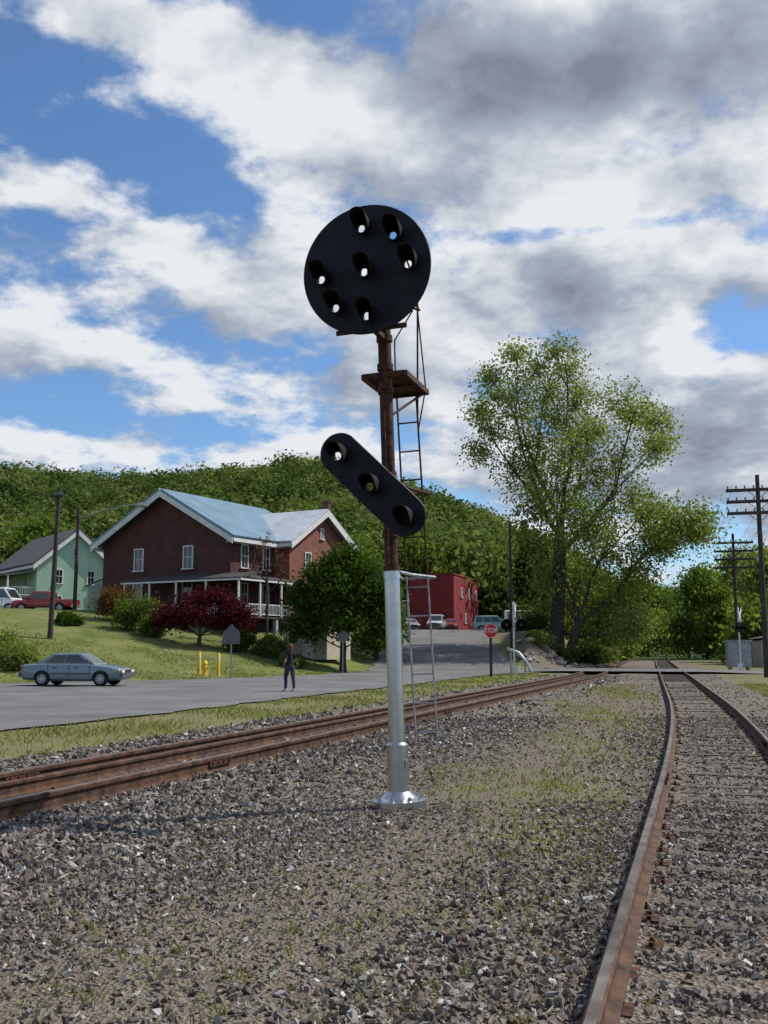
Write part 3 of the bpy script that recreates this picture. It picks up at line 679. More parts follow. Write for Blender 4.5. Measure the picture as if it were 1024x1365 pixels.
g.obj('ladder_top_frame',M['rust'],sig)
# ------------------------------------------------------------ house helpers
def window(parent,c,w,h,nrm,name='window'):
    we=E('window',parent=parent,loc=c,rz={'-y':0,'+x':R(90),'-x':R(-90)}[nrm])
    g=G(); t=.09
    g.box((-w/2+t/2,-.03,0),(t,.09,h)); g.box((w/2-t/2,-.03,0),(t,.09,h)); g.box((0,-.03,h/2-t/2),(w-2*t,.09,t)); g.box((0,-.035,0),(w-2*t,.05,.05)); g.box((0,-.035,h*.25),(.03,.05,h*.5-t)); g.box((0,-.035,-h*.25),(.03,.05,h*.5-t))
    g.obj('frame',M['white'],we)
    G().box((0,-.07,-h/2-.04),(w+.16,.18,.08)).obj('sill',M['white'],we)
    G().box((0,-.012,0),(w-.1,.02,h-.05)).obj('pane',M['glass'],we)
def wall_prism(poly,y0,y1,m=0):
    g=G(); n=len(poly); g.add([(a,y0,b) for a,b in poly]+[(a,y1,b) for a,b in poly],[tuple(range(n)),tuple(range(2*n-1,n-1,-1))]+[(i,i+n,(i+1)%n+n,(i+1)%n) for i in range(n)],m); return g
def gable_roof(x0,x1,y0,y1,ze,zr,ov,t=.16):
    g=G(); f=G(); xm=(x0+x1)/2; sl=(zr-ze)/((x1-x0)/2); a=ov; 
    L=(x0-a,ze-sl*a); Rr=(x1+a,ze-sl*a)
    zo=.12
    g.slab([(L[0],y0-ov,L[1]+zo+t),(xm,y0-ov,zr+zo+t),(xm,y1+ov,zr+zo+t),(L[0],y1+ov,L[1]+zo+t)][::-1],t)
    g.slab([(Rr[0],y0-ov,Rr[1]+zo+t),(Rr[0],y1+ov,Rr[1]+zo+t),(xm,y1+ov,zr+zo+t),(xm,y0-ov,zr+zo+t)][::-1],t)
    w=.38
    for ye in (y0-ov-.05,y1+ov-.01):
        for (p,q) in ((L,(xm,zr)),((xm,zr),Rr)):
            f.add([(p[0],ye,p[1]+zo+.05-w),(q[0],ye,q[1]+zo+.05-w),(q[0],ye,q[1]+zo+.12),(p[0],ye,p[1]+zo+.12)]+[(p[0],ye+.06,p[1]+zo+.05-w),(q[0],ye+.06,q[1]+zo+.05-w),(q[0],ye+.06,q[1]+zo+.12),(p[0],ye+.06,p[1]+zo+.12)],[(0,1,2,3),(7,6,5,4),(0,4,5,1),(3,2,6,7),(0,3,7,4),(1,5,6,2)])
    for X in (L[0]-.03,Rr[0]+.03): f.box((X,(y0+y1)/2,L[1]+zo-.03),(.07,y1-y0+2*ov-.1,.26))
    for (xa,xb) in ((x0-a,x0),(x1,x1+a)): f.box(((xa+xb)/2,(y0+y1)/2,L[1]-.02),(a-.04,y1-y0+2*ov-.2,.05))
    return g,f
hz=2.0
H=E('brick_house',(-22.6,80,hz),R(-30),'two storey dark red brick house with blue metal roof','house')
poly=[(0,0),(13,0),(13,7.8),(6.5,11.4),(0,7.8)]
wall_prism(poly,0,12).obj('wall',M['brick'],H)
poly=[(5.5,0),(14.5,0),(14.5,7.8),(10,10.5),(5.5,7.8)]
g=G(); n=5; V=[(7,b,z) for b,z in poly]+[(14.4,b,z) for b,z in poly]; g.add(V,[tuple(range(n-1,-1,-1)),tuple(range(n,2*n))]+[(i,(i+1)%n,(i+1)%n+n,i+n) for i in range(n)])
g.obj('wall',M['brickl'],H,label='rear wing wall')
g,f=gable_roof(0,13,0,12,7.8,11.4,.75); rf=g.obj('roof',M['roofblue'],H); f.obj('fascia',M['white'],rf)
g,f=gable_roof(5.5,14.5,0,7.2,7.8,10.5,.6)
for q in (g,f): q.v=[(14.4-b,a,c) for a,b,c in q.v]
rw=g.obj('roof',M['roofwhite'],H,label='pale metal wing roof'); f.obj('fascia',M['white'],rw)
G().box((13.2,12.6,11.2),(.5,.5,1.4)).box((13.2,12.6,11.95),(.62,.62,.12)).obj('chimney',M['brick'],rw)
for x in (3.86,8.9): window(H,(x,0,6.45),1.0,1.75,'-y')
for x in (3.86,8.9): window(H,(x,0,3.9),1.0,1.7,'-y')
for y in (1.6,4.3): window(H,(13,y,6.45),.9,1.75,'+x')
for y in (1.6,4.3): window(H,(13,y,3.6),.9,1.7,'+x')
for y in (8,12): window(H,(14.4,y,6.4),.9,1.6,'+x')
window(H,(14.4,10,8.9),.5,.9,'+x')
for y in (8,12): window(H,(14.4,y,3.6),.9,1.6,'+x')
P_=E('porch',(0,0,0),0,parent=H)
g=G(); g.slab([(4.6,-2.6,4.55),(15.9,-2.6,4.55),(15.9,-.02,5.1),(4.6,-.02,5.1)],.12); g.slab([(15.9,-2.6,4.55),(15.9,5.4,4.55),(13.02,5.4,5.1),(13.02,-.02,5.1)],.12); g.obj('porch_roof',M['porch'],P_)
g=G(); g.box((10.2,-2.55,4.40),(11.3,.1,.12)); g.box((15.84,1.4,4.40),(.1,7.7,.12))
for x in (4.9,7.4,10,12.8,15.75): g.box((x,-2.5,3.1),(.12,.12,2.55))
for y in (0,2.6,5.2): g.box((15.75,y,3.1),(.12,.12,2.55))
g.obj('column',M['white'],P_)
g=G(); g.box((10.3,-1.3,1.75),(11.4,2.5,.14)); g.box((14.5,2.7,1.75),(2.8,5.3,.14)); g.obj('porch_floor',M['porch'],P_)
g=G()
for z in (1.98,2.7): g.box((10.3,-2.5,z),(10.9,.05,.07)); g.box((15.75,1.4,z),(.05,7.6,.07))
for i in range(60): g.box((5+i*.18,-2.5,2.34),(.035,.03,.68))
for i in range(42): g.box((15.75,-2.3+i*.18,2.34),(.03,.035,.68))
g.obj('railing',M['white'],P_)
g=G(); 
for x in (5,8.5,12,15.7): g.box((x,-2.45,.7),(.3,.3,2.0))
for y in (2,5.2): g.box((15.7,y,.7),(.3,.3,2.0))
g.obj('porch_pier',M['concrete'],P_)
G().box((10.3,-1.6,.6),(10.4,.08,2.0)).box((15.2,1.8,.6),(.08,6.4,2.0)).obj('lattice',M['dark'],P_)
gz=Tz(-31.4,90)-.3
GH=E('green_house',(-31.4,90,gz),R(37),'pale green sided house with grey shingle roof','house')
poly=[(0,0),(7,0),(7,5.0),(3.5,8.0),(0,5.0)]
wall_prism(poly,0,12).obj('wall',M['mint'],GH)
g,f=gable_roof(0,7,0,12,5,8,.5); rf=g.obj('roof',M['shingle'],GH); f.obj('fascia',M['white'],rf)
for x in (2,5): window(GH,(x,0,3.9),.75,1.3,'-y')
for x in (2,5): window(GH,(x,0,1.5),.75,1.3,'-y')
window(GH,(3.5,0,6.2),.6,.8,'-y')
for y in (3,8): window(GH,(0,y,3.8),.75,1.3,'-x')
g=G(); g.box((-1.3,6,1.9),(2.4,11.5,.14)); g.slab([(-2.8,.1,3.9),(-.02,.1,4.3),(-.02,11.9,4.3),(-2.8,11.9,3.9)],.12); g.obj('porch_floor',M['shingle'],GH)
g=G()
for z in (2.1,2.8): g.box((-2.45,6,z),(.05,11.5,.07)); g.box((-1.3,.25,z),(2.3,.05,.07))
for i in range(58): g.box((-2.45,.3+i*.2,2.45),(.03,.03,.65))
for i in range(11): g.box((-2.4+i*.21,.25,2.45),(.03,.03,.65))
for y in (.3,4,8,11.7): g.box((-2.45,y,2.7),(.14,.14,2.4)); g.box((-2.45,y,.9),(.2,.2,2.0))
g.obj('railing',M['white'],GH)
sx,sy=-24.2,86
SH=E('garden_shed',(sx,sy,Tz(sx,sy)-.2),R(20),'small pale green shed with a grey roof','shed')
wall_prism([(-1.3,0),(1.3,0),(1.3,2.4),(0,3.0),(-1.3,2.4)],-1,1.6).obj('wall',M['mint'],SH)
g,f=gable_roof(-1.3,1.3,-1,1.6,2.4,3.0,.15,.06); g.obj('roof',M['shingle'],SH)
G().box((0,-1.03,1.0),(.9,.05,2.0)).obj('door',M['white'],SH)
bx,by=-5.4,68.5
BG=E('garage',(bx,by,Tz(bx,by)-.2),R(-30),'low beige block outbuilding below the porch','garage')
G().box((0,1.5,1.25),(3.6,3,2.5)).obj('wall',M['beige'],BG); G().box((0,1.5,2.57),(4.0,3.4,.14)).obj('roof',M['shingle'],BG)
G().box((.3,-.03,1.0),(.9,.05,1.9)).obj('door',M['white'],BG); G().box((-1.0,-.02,1.4),(.6,.04,.6)).obj('window',M['glass'],BG)
rzz=Tz(8.25,118)-.2
RB=E('red_brick_building',(8.25,118,rzz),R(-17.5),'flat roofed red painted brick commercial building','building')
g=G(); g.box((-2.75,7,3.5),(5.5,14,7.0)); g.obj('wall',M['redwall'],RB)
g=G(); g.box((-2.75,.05,7.08),(5.6,.25,.16)); g.box((.0,7.1,7.08),(.2,13.9,.16)); g.box((-5.5,7.1,7.08),(.2,13.9,.16)); g.obj('parapet',M['redwall'],RB)
for y in (4,8,12):
    window(RB,(0,y,5.1),.7,1.2,'+x')
window(RB,(0,6,2.0),.7,1.2,'+x')
G().box((-1.4,-.03,1.2),(1.1,.06,2.3)).obj('door',M['dark'],RB); 
g=G(); g.box((-7.3,5,1.9),(3.6,8,3.8)); g.obj('wall',M['concrete'],RB,label='low grey annex'); G().box((-7.3,.4,3.95),(3.9,1.8,.14)).obj('awning',M['white'],RB)
SR=E('metal_shed',(34.2,82,Tz(34.2,82)-.1),R(-14),'low grey metal shed beside the tracks','shed')
wall_prism([(-3.2,0),(4,0),(4,2.3),(.4,3.0),(-3.2,2.3)],0,7).obj('wall',M['shedw'],SR)
g,f=gable_roof(-3.2,4,0,7,2.3,3.0,.25,.06); g.obj('roof',M['shingle'],SR)
G().box((1,-.03,1.1),(1.6,.05,2.1)).obj('door',M['galvd'],SR); window(SR,(-1.6,0,1.4),.8,.8,'-y')
RC=E('relay_cabinet',(25.2,71.5,Tz(25.2,71.5)),R(-10),'silver metal signal relay cabinet on legs','cabinet')
G().box((0,0,1.15),(1.6,1.1,1.8)).box((0,0,2.1),(1.75,1.25,.1)).obj('cabinet_body',M['galvd'],RC)
g=G(); 
for a in(-.6,.6): g.box((a,0,.15),(.15,.9,.35))
g.obj('leg',M['concrete'],RC); G().box((0,-.57,1.15),(1.45,.03,1.6)).obj('door',M['galvd'],RC)
# ------------------------------------------------------------ poles and wires
def pole(x,y,h,label,arms=(),r=.15,rz=-.28,group=None,halfw=1.35,lean=0):
    p=E('utility_pole',(x,y,Tz(x,y)),rz,label,'utility pole',group=group); p.rotation_euler=(0,lean,rz)
    G().tube([(0,0,-.5),(0,0,h*.5),(0,0,h)],[r,r*.85,r*.65],12).obj('pole',M['wood'],p,True)
    for z in arms:
        g=G(); g.box((0,-.12,z),(2*halfw,.12,.17)); g.tube([(-.6,-.12,z-.02),(0,-.08,z-.5)],.018,5); g.tube([(.6,-.12,z-.02),(0,-.08,z-.5)],.018,5); a=g.obj('crossarm',M['wood'],p)
        g=G(); g.box((0,-.12,z+.092),(2*halfw-.1,.03,.01))
        for i in range(8):
            t=-halfw+.1+(2*halfw-.2)*i/7; g.tube([(t,-.12,z+.09),(t,-.12,z+.16),(t,-.12,z+.26)],[.02,.055,.035],6)
        g.obj('insulator_row',M['insul'],a)
    return p
pole(20.9,55,11.2,'tall wooden pole with stacked crossarms beside the tracks',(10.35,9.7,9.05),r=.17,group='line of poles along the tracks',halfw=1.7)
pole(29.6,84,11.2,'tall wooden pole with stacked crossarms beside the tracks',(10.4,9.7,9.0,8.3),r=.17,group='line of poles along the tracks',halfw=1.6)
pole(45.5,150,11.2,'distant wooden pole with crossarms beside the tracks',(10.5,9.7,8.9),r=.2,group='line of poles along the tracks',halfw=1.7)
pole(10.3,81,10.6,'bare dark wooden pole near the tall tree',(),r=.14)
pole(-20.3,61,9.3,'plain wooden utility pole on the lawn',(8.7,),r=.17,halfw=.4,lean=.02)
lp=E('street_lamp',(-24,77.5,Tz(-24,77.5)),R(-5),'wooden pole carrying a long curved street lamp arm','street lamp')
G().tube([(0,0,-.5),(0,0,8)],[.16,.12],10).obj('pole',M['wood'],lp,True)
G().tube([(0,0,7.1),(.8,-.1,7.3),(2.2,-.2,7.75),(3.6,-.3,8.05),(4.9,-.3,8.15)],.06,6).obj('lamp_arm',M['galvd'],lp)
G().tube([(4.8,-.3,8.15),(5.1,-.3,8.13),(5.6,-.3,8.05),(5.75,-.3,8.0)],[.08,.18,.18,.05],8).obj('lamp_head',M['chrome'],lp,True)
def wire(pts,label,r=.012):
    g=G()
    for a,b in pts:
        a=Vector(a);b=Vector(b);P=[]
        for i in range(13):
            t=i/12; p=a.lerp(b,t); p.z-=4*t*(1-t)*(a-b).length*.012; P.append(p)
        g.tube(P,r,3)
    o=g.obj('power_line',M['wire']); o['label']=label; o['category']='power line'
def P3(x,y,z,off): return (x+off*.96,y-off*.27,Tz(x,y)+z+.2)
for z in (10.35,9.05): wire([(P3(20.9,55,z,o_),P3(29.6,84,z+.05,o_)) for o_ in(-1.4,.5,1.3)],'thin wires strung between the track side poles',.009)
wire([(P3(29.6,84,10.4,o_),P3(45.5,150,10.5,o_)) for o_ in(-1.3,1.3)],'thin wires strung between the track side poles',.012)
wire([((-20.3,61,Tz(-20.3,61)+8.9),(-24,77.5,Tz(-24,77.5)+7.8)),((-20.3,61,Tz(-20.3,61)+8.8),(-60,58,12)),((-20.3,61,Tz(-20.3,61)+7.8),(-60,58,10.6)),((-24,77.5,Tz(-24,77.5)+7.6),(-18,78,9.3))],'thin dark service wires',.018)
wire([((10.3,81,Tz(10.3,81)+10.2),(29.6,84,9.2))],'thin wire crossing above the tracks',.014)
# ------------------------------------------------------------ signs
def text(s,size,mat,parent,loc,rot,name='lettering',sx=1):
    c=bpy.data.curves.new(name,'FONT'); c.body=s; c.size=size; c.align_x='CENTER'; c.align_y='CENTER'; c.extrude=.002; c.offset=.004*size/.25
    o=bpy.data.objects.new(name,c); place(o,parent); c.materials.append(mat)
    bpy.context.view_layer.update(); dg=bpy.context.evaluated_depsgraph_get(); me=bpy.data.meshes.new_from_object(o.evaluated_get(dg)); o2=bpy.data.objects.new(name,me); place(o2,parent); o2.location=loc; o2.rotation_euler=rot; o2.scale=(sx,1,1)
    bpy.data.objects.remove(o); return o2
def octa(r,y,z,th):
    return wall_prism([(r*math.cos(R(22.5+45*i)),z+r*math.sin(R(22.5+45*i))) for i in range(8)],y,y+th)
sx,sy=5.95,56
ST=E('stop_sign',(sx,sy,Tz(sx,sy)),R(6),'red octagonal stop sign on a brown wooden post','stop sign')
G().box((0,0,1.2),(.13,.13,2.5)).obj('post',M['wood'],ST)
octa(.42,-.09,2.55,.008).obj('border',M['white'],ST); octa(.39,-.094,2.55,.003).obj('sign_face',M['signred'],ST)
text('STOP',.34,M['white'],ST,(0,-.098,2.55),(R(90),0,0),sx=.85)
def crossing(x,y,rz,label,bz=0,lz=3.0):
    c=E('crossing_signal',(x,y,Tz(x,y)),rz,label,'railroad crossing signal')
    g=G(); g.cyl((0,0,0),(0,0,4.3),.06,n=12); g.box((0,0,.25),(.35,.35,.5)); g.tube([(0,0,4.3),(0,0,4.42)],[.08,.02],10); g.obj('mast',M['galv'],c,True)
    g=G(); g.cyl((-.5,-.08,lz),(.5,-.08,lz),.035,n=8); g.box((0,-.05,lz),(.2,.2,.25)); g.obj('lamp_bar',M['galvd'],c)
    for sx in(-.45,.45):
        l=E('crossing_light',parent=c,loc=(sx,-.12,lz)); G().cyl((0,-.02,0),(0,.02,0),.36,n=24).cyl((0,.0,0),(0,.2,0),.13,n=12).obj('backplate',M['black'],l)
        G().cyl((0,-.05,0),(0,-.021,0),.10,n=16).obj('lens',M['redlens'],l)
        g=G(); g.tube([(0,-.02,.0),(0,-.3,.0)],[.14,.14],14,caps=False); g.obj('visor',M['black'],l)
    cb=E('crossbuck',parent=c,rz=bz)
    for s_,dy in((1,-.1),(-1,-.125)):
        G().box((0,dy,3.85),(1.22,.02,.23),ry=s_*R(45)).obj('crossbuck_blade',M['white'],cb)
    text('RAIL',.15,M['black'],cb,(-.33,-.142,4.18),(R(90),R(45),0)); text('ROAD',.15,M['black'],cb,(.33,-.142,3.52),(R(90),R(45),0))
    text('CROSSING',.14,M['black'],cb,(-.3,-.142,3.55),(R(90),R(-45),0),sx=.7)
    return c
crossing(7.95,61.5,R(5),'silver crossing signal mast with two black round lights',R(72))
crossing(24.6,69.5,R(58),'silver crossing signal mast with white crossbuck and black lights')
gr=E('guard_rail',(8.6,62.8,Tz(8.6,62.8)),R(-15),'bent silver guard rail beside the crossing','guard rail')
G().tube([(-.9,0,1.55),(-.2,0,1.3),(.3,0,.7),(.6,0,.1)],.09,8).obj('rail_beam',M['galv'],gr,True); G().cyl((-.7,.05,0),(-.7,.05,1.5),.05,n=8).cyl((.2,.05,0),(.2,.05,.9),.05,n=8).obj('post',M['galvd'],gr)
def back_sign(x,y,h,kind,label):
    s=E('road_sign',(x,y,Tz(x,y)),R(8),label,'road sign'); G().box((0,0,h/2),(.07,.05,h)).obj('post',M['galvd'],s)
    if kind=='house': wall_prism([(-.45,h-.7),(.45,h-.7),(.45,h-.1),(0,h+.35),(-.45,h-.1)],-.04,-.028).obj('sign_face',M['steeld'],s)
    else: wall_prism([(.36*math.cos(i*.3927),h+.36*math.sin(i*.3927)) for i in range(16)],-.04,-.028).obj('sign_face',M['steeld'],s)
back_sign(-8.0,52.6,2.5,'house','grey back of a pentagonal road sign on a post')
back_sign(-2.6,63.5,2.3,'round','grey back of a round road sign on a post')
for x in (-10.1,-9.05):
    b=E('bollard',(x,55,Tz(x,55)),0,'yellow steel bollard guarding the hydrant','bollard',group='yellow bollards')
    G().tube([(0,0,-.1),(0,0,1.15),(0,0,1.22)],[.1,.1,.05],14).obj('bollard_post',M['yellow'],b,True); G().cyl((0,0,.85),(0,0,.95),.105,n=14).obj('band',M['white'],b,True)
hy=E('fire_hydrant',(-9.7,54.6,Tz(-9.7,54.6)),0,'short yellow fire hydrant between bollards','fire hydrant')
G().tube([(0,0,0),(0,0,.05),(0,0,.06),(0,0,.6),(0,0,.62),(0,0,.75),(0,0,.82)],[.17,.17,.12,.12,.15,.1,.03],14).obj('hydrant_body',M['yellow'],hy,True)
G().cyl((-.2,0,.45),(.2,0,.45),.06,n=10).cyl((0,-.2,.4),(0,0,.4),.08,n=10).obj('nozzle',M['yellow'],hy,True)
import bmesh
def boulder(x,y,r,seed):
    rr=random.Random(seed)
    bm=bmesh.new(); bmesh.ops.create_icosphere(bm,subdivisions=2,radius=r)
    for v in bm.verts: v.co*=rr.uniform(.75,1.15); v.co.z*=.6; v.co.x*=1.2
    me=bpy.data.meshes.new('boulder'); bm.to_mesh(me); bm.free(); me.materials.append(M['sandstone'] if seed%5 else M['concrete']); o=bpy.data.objects.new('boulder',me); place(o); o.location=(x,y,Tz(x,y)+r*.2); o.rotation_euler=(0,0,rr.random()*6)
    o['label']='tan boulder on the stony bank' if seed%5 else 'pale grey boulder on the stony bank'; o['category']='rock'; o['group']='boulders on the bank'
rr=random.Random(5)
for i in range(70):
    x=rr.uniform(10.3,20.5); y=rr.uniform(74.5,80)+max(0,(x-13))*1.7; boulder(x,y,rr.uniform(.12,.45),i)
# ------------------------------------------------------------ vehicles
def carpaint(name,c,rough=.3): 
    m=pmat(name,c,rough,.25,ns=1,na=.06,spec=.5); m.node_tree.nodes['Principled BSDF'].inputs['Coat Weight'].default_value=.5; return m
def vehicle(name,kind,loc,rz,paint,label,cat,group=None):
    c=E(name,loc,rz,label,cat,group=group)
    K={'sedan':dict(L=4.3,W=1.66,st=[(-2.15,.38,.72,.90),(-2.05,.26,.88,.97),(-1.3,.22,.93,1),(0,.2,.92,1),(.85,.2,.9,1),(1.6,.22,.82,.98),(2.05,.26,.72,.95),(2.15,.36,.6,.88)],gh=(-1.5,1.0,-.85,.35,1.36),wb=(-1.2,1.3),wr=.3),
       'suv':dict(L=4.4,W=1.75,st=[(-2.2,.4,.95,.92),(-2.12,.3,1.02,.98),(0,.28,1.02,1),(.9,.28,1.0,1),(1.9,.3,.95,.97),(2.2,.4,.75,.9)],gh=(-2.1,1.0,-1.95,.35,1.72),wb=(-1.3,1.35),wr=.36),
       'van':dict(L=5.2,W=1.95,st=[(-2.6,.4,1.1,.94),(-2.5,.3,1.15,1),(0,.28,1.15,1),(1.6,.28,1.12,1),(2.3,.3,1.0,.96),(2.6,.4,.75,.9)],gh=(-2.5,1.9,-2.45,1.2,2.1),wb=(-1.6,1.7),wr=.36),
       'pickup':dict(L=5.2,W=1.9,st=[(-2.6,.5,1.0,.97),(-2.5,.4,1.05,1),(0,.38,1.05,1),(1.3,.38,1.05,1),(2.3,.4,1.0,.97),(2.6,.5,.8,.92)],gh=(-.75,1.35,-.6,.75,1.75),wb=(-1.6,1.65),wr=.38)}[kind]
    hw=K['W']/2
    g=G(); V=[];F=[]; n=None
    for (x,zb,zt,wf) in K['st']:
        w=hw*wf; half=[(w*.85,zb),(w*.97,zb+.1),(w,zb+.3),(w*.985,zt-.2),(w*.94,zt-.05),(w*.85,zt),(w*.4,zt+.015)]
        rg=half+[(-a,b) for a,b in half[::-1]]; n=len(rg); V+=[(x,a,b) for a,b in rg]
    m=len(K['st'])
    for i in range(m-1):
        for k in range(n): F.append((i*n+k,i*n+(k+1)%n,(i+1)*n+(k+1)%n,(i+1)*n+k))
    F.append(tuple(range(n-1,-1,-1))); F.append(tuple((m-1)*n+k for k in range(n)))
    g.add(V,F); body=g.obj('body',paint,c,True)
    cuts=[]
    for wx in K['wb']:
        for sy in(-1,1): cuts.append(G().cyl((wx,sy*(hw-.24),K['wr']),(wx,sy*(hw+.2),K['wr']),K['wr']+.06,n=24).obj('cut',M['dark'],c))
    boolean(body,cuts)
    try: body.data.set_sharp_from_angle(angle=R(35))
    except Exception: pass
    xr0,xf0,xr1,xf1,zr=K['gh']; zb=K['st'][2][2]-.02; wb_,wt=hw*.87,hw*(.70 if kind=='sedan' else .8)
    B=[Vector((xr0,-wb_,zb)),Vector((xf0,-wb_,zb-.02)),Vector((xf0,wb_,zb-.02)),Vector((xr0,wb_,zb))]
    U=[Vector((xr1,-wt,zr-.06)),Vector((xf1,-wt,zr-.06)),Vector((xf1,wt,zr-.06)),Vector((xr1,wt,zr-.06))]
    U2=[Vector((xr1+.12,-wt*.85,zr)),Vector((xf1-.15,-wt*.85,zr)),Vector((xf1-.15,wt*.85,zr)),Vector((xr1+.12,wt*.85,zr))]
    g=G(); g.add(B+U+U2,[(i,(i+1)%4,(i+1)%4+4,i+4) for i in range(4)]+[(4+i,4+(i+1)%4,8+(i+1)%4,8+i) for i in range(4)]+[(8,9,10,11)])
    g.obj('roof',paint,c)
    def pane(nm,i,j,u0,u1,v0,v1):
        def pt(u,v): return B[i].lerp(B[j],u).lerp(U[i].lerp(U[j],u),v)
        q=[pt(u0,v0),pt(u1,v0),pt(u1,v1),pt(u0,v1)]; nr=(q[1]-q[0]).cross(q[2]-q[0]).normalized(); q=[p+nr*.012 for p in q]
        g=G(); g.slab(q,.008); g.obj(nm,M['glass'],c)
    pane('windscreen',1,2,.06,.94,.12,.93); pane('rear_window',3,0,.08,.92,.15,.9)
    segs={'sedan':[(.13,.47),(.5,.9)],'suv':[(.05,.3),(.34,.6),(.63,.93)],'van':[(.08,.35),(.4,.66),(.76,.96)],'pickup':[(.12,.85)]}[kind]
    for (a,b) in segs: pane('side_window',0,1,a,b,.12,.9); pane('side_window',2,3,1-b,1-a,.12,.9)
    for wx in K['wb']:
        for sy in(-1,1):
            w=E('wheel',parent=c,loc=(wx,sy*(hw-.11),K['wr'])); r=K['wr']
            G().tube([(0,-.1,0),(0,-.08,0),(0,.08,0),(0,.1,0)],[r*.9,r,r,r*.9],24).obj('tyre',M['tyre'],w,True)
            g=G(); g.cyl((0,sy*.09,0),(0,sy*.108,0),r*.62,n=20); g.cyl((0,sy*.1,0),(0,sy*.118,0),r*.2,n=10)
            for i in range(8):
                a=i*math.pi/4; g.box((math.cos(a)*r*.42,sy*.112,math.sin(a)*r*.42),(.05,.012,.05),1)
            g.obj('rim',[M['rim'],M['dark']],w)
    xf,xr_=K['st'][-1][0],K['st'][0][0]; zt=K['st'][-1][2]
    for (nm,x) in (('bumper',xf+.02),('bumper',xr_-.02)):
        G().box((x,0,.46 if kind=='sedan' else .52),(.12,hw*1.82,.2)).obj(nm,M['plastic'] if kind!='pickup' else M['chrome'],c)
    G().box((xf+.01,0,zt-.0),(.04,.7,.1)).obj('grille',M['dark'],c)
    for sy in(-1,1):
        G().box((xf+.01,sy*hw*.66,zt),(.06,.32,.12)).obj('headlight',M['headl'],c)
        G().box((xr_-.01,sy*hw*.7,K['st'][0][2]-.02),(.05,.34,.13)).obj('taillight',M['redlens'],c)
        G().box((xf-.12,sy*(hw*.93),zt),(.14,.05,.09)).obj('indicator',M['amber'],c)
        G().box((xf0-.25,sy*(hw*.87+.12),zb+.1),(.12,.16,.1)).obj('mirror',M['plastic'],c)
        g=G(); zt2=K['st'][2][2]
        g.box((0,sy*(hw+.002),.52),(K['wb'][1]-K['wb'][0]-2*K['wr']-.15,.02,.05)); g.obj('side_trim',M['plastic'],c)
        for hx_ in (-.65,.25) if kind in('sedan','suv') else (.6,):
            G().box((hx_,sy*(hw*.985),zt2-.17),(.16,.03,.035)).obj('door_handle',M['dark'],c)
        g=G()
        for lx in ((-.95,-.05,.85) if kind in('sedan','suv') else (-.2,1.1)): g.box((lx,sy*(hw*.984),zt2-.3),(.012,.03,.5))
        g.obj('door_seam',M['dark'],c)
    if kind=='pickup':
        G().box((-1.65,0,1.056),(1.7,hw*1.6,.02)).obj('cargo_bed',M['dark'],c)
    return c
vehicle('parked_car','sedan',(-12.85,42.3,Tz(-12.85,42.3)+.04),R(-6),carpaint('blue_grey_car_paint',(.15,.21,.24)),'blue-grey four door sedan on the road edge','car')
vehicle('parked_van','van',(-32.6,84,Tz(-32.6,84)),R(-12),carpaint('white_car_paint',(.7,.7,.7)),'white van parked by the green house','van')
vehicle('pickup_truck','pickup',(-28.2,83.2,Tz(-28.2,83.2)),R(175),carpaint('red_car_paint',(.3,.015,.02)),'dark red pickup truck by the green house','pickup truck')
for (nm,kd,x,y,rz,cc,lb) in (('parked_car','sedan',2.9,112,-80,(.35,.37,.4),'silver sedan parked before the red building'),('parked_car','suv',5.7,109,-100,(.55,.56,.56),'pale silver utility car parked by the red building'),('parked_car','sedan',7.5,112,-95,(.35,.02,.02),'red car parked by the red building'),('parked_car','suv',11.2,101,-10,(.25,.38,.36),'teal wagon parked behind the bank'),('parked_van','van',14.0,96,-5,(.7,.7,.7),'white van parked behind the bank')):
    vehicle(nm,kd,(x,y,Tz(x,y)+.04),R(rz),carpaint(lb.split()[0]+'_'+kd+'_paint',cc),lb,'van' if kd=='van' else 'car',group='cars parked near the red building')
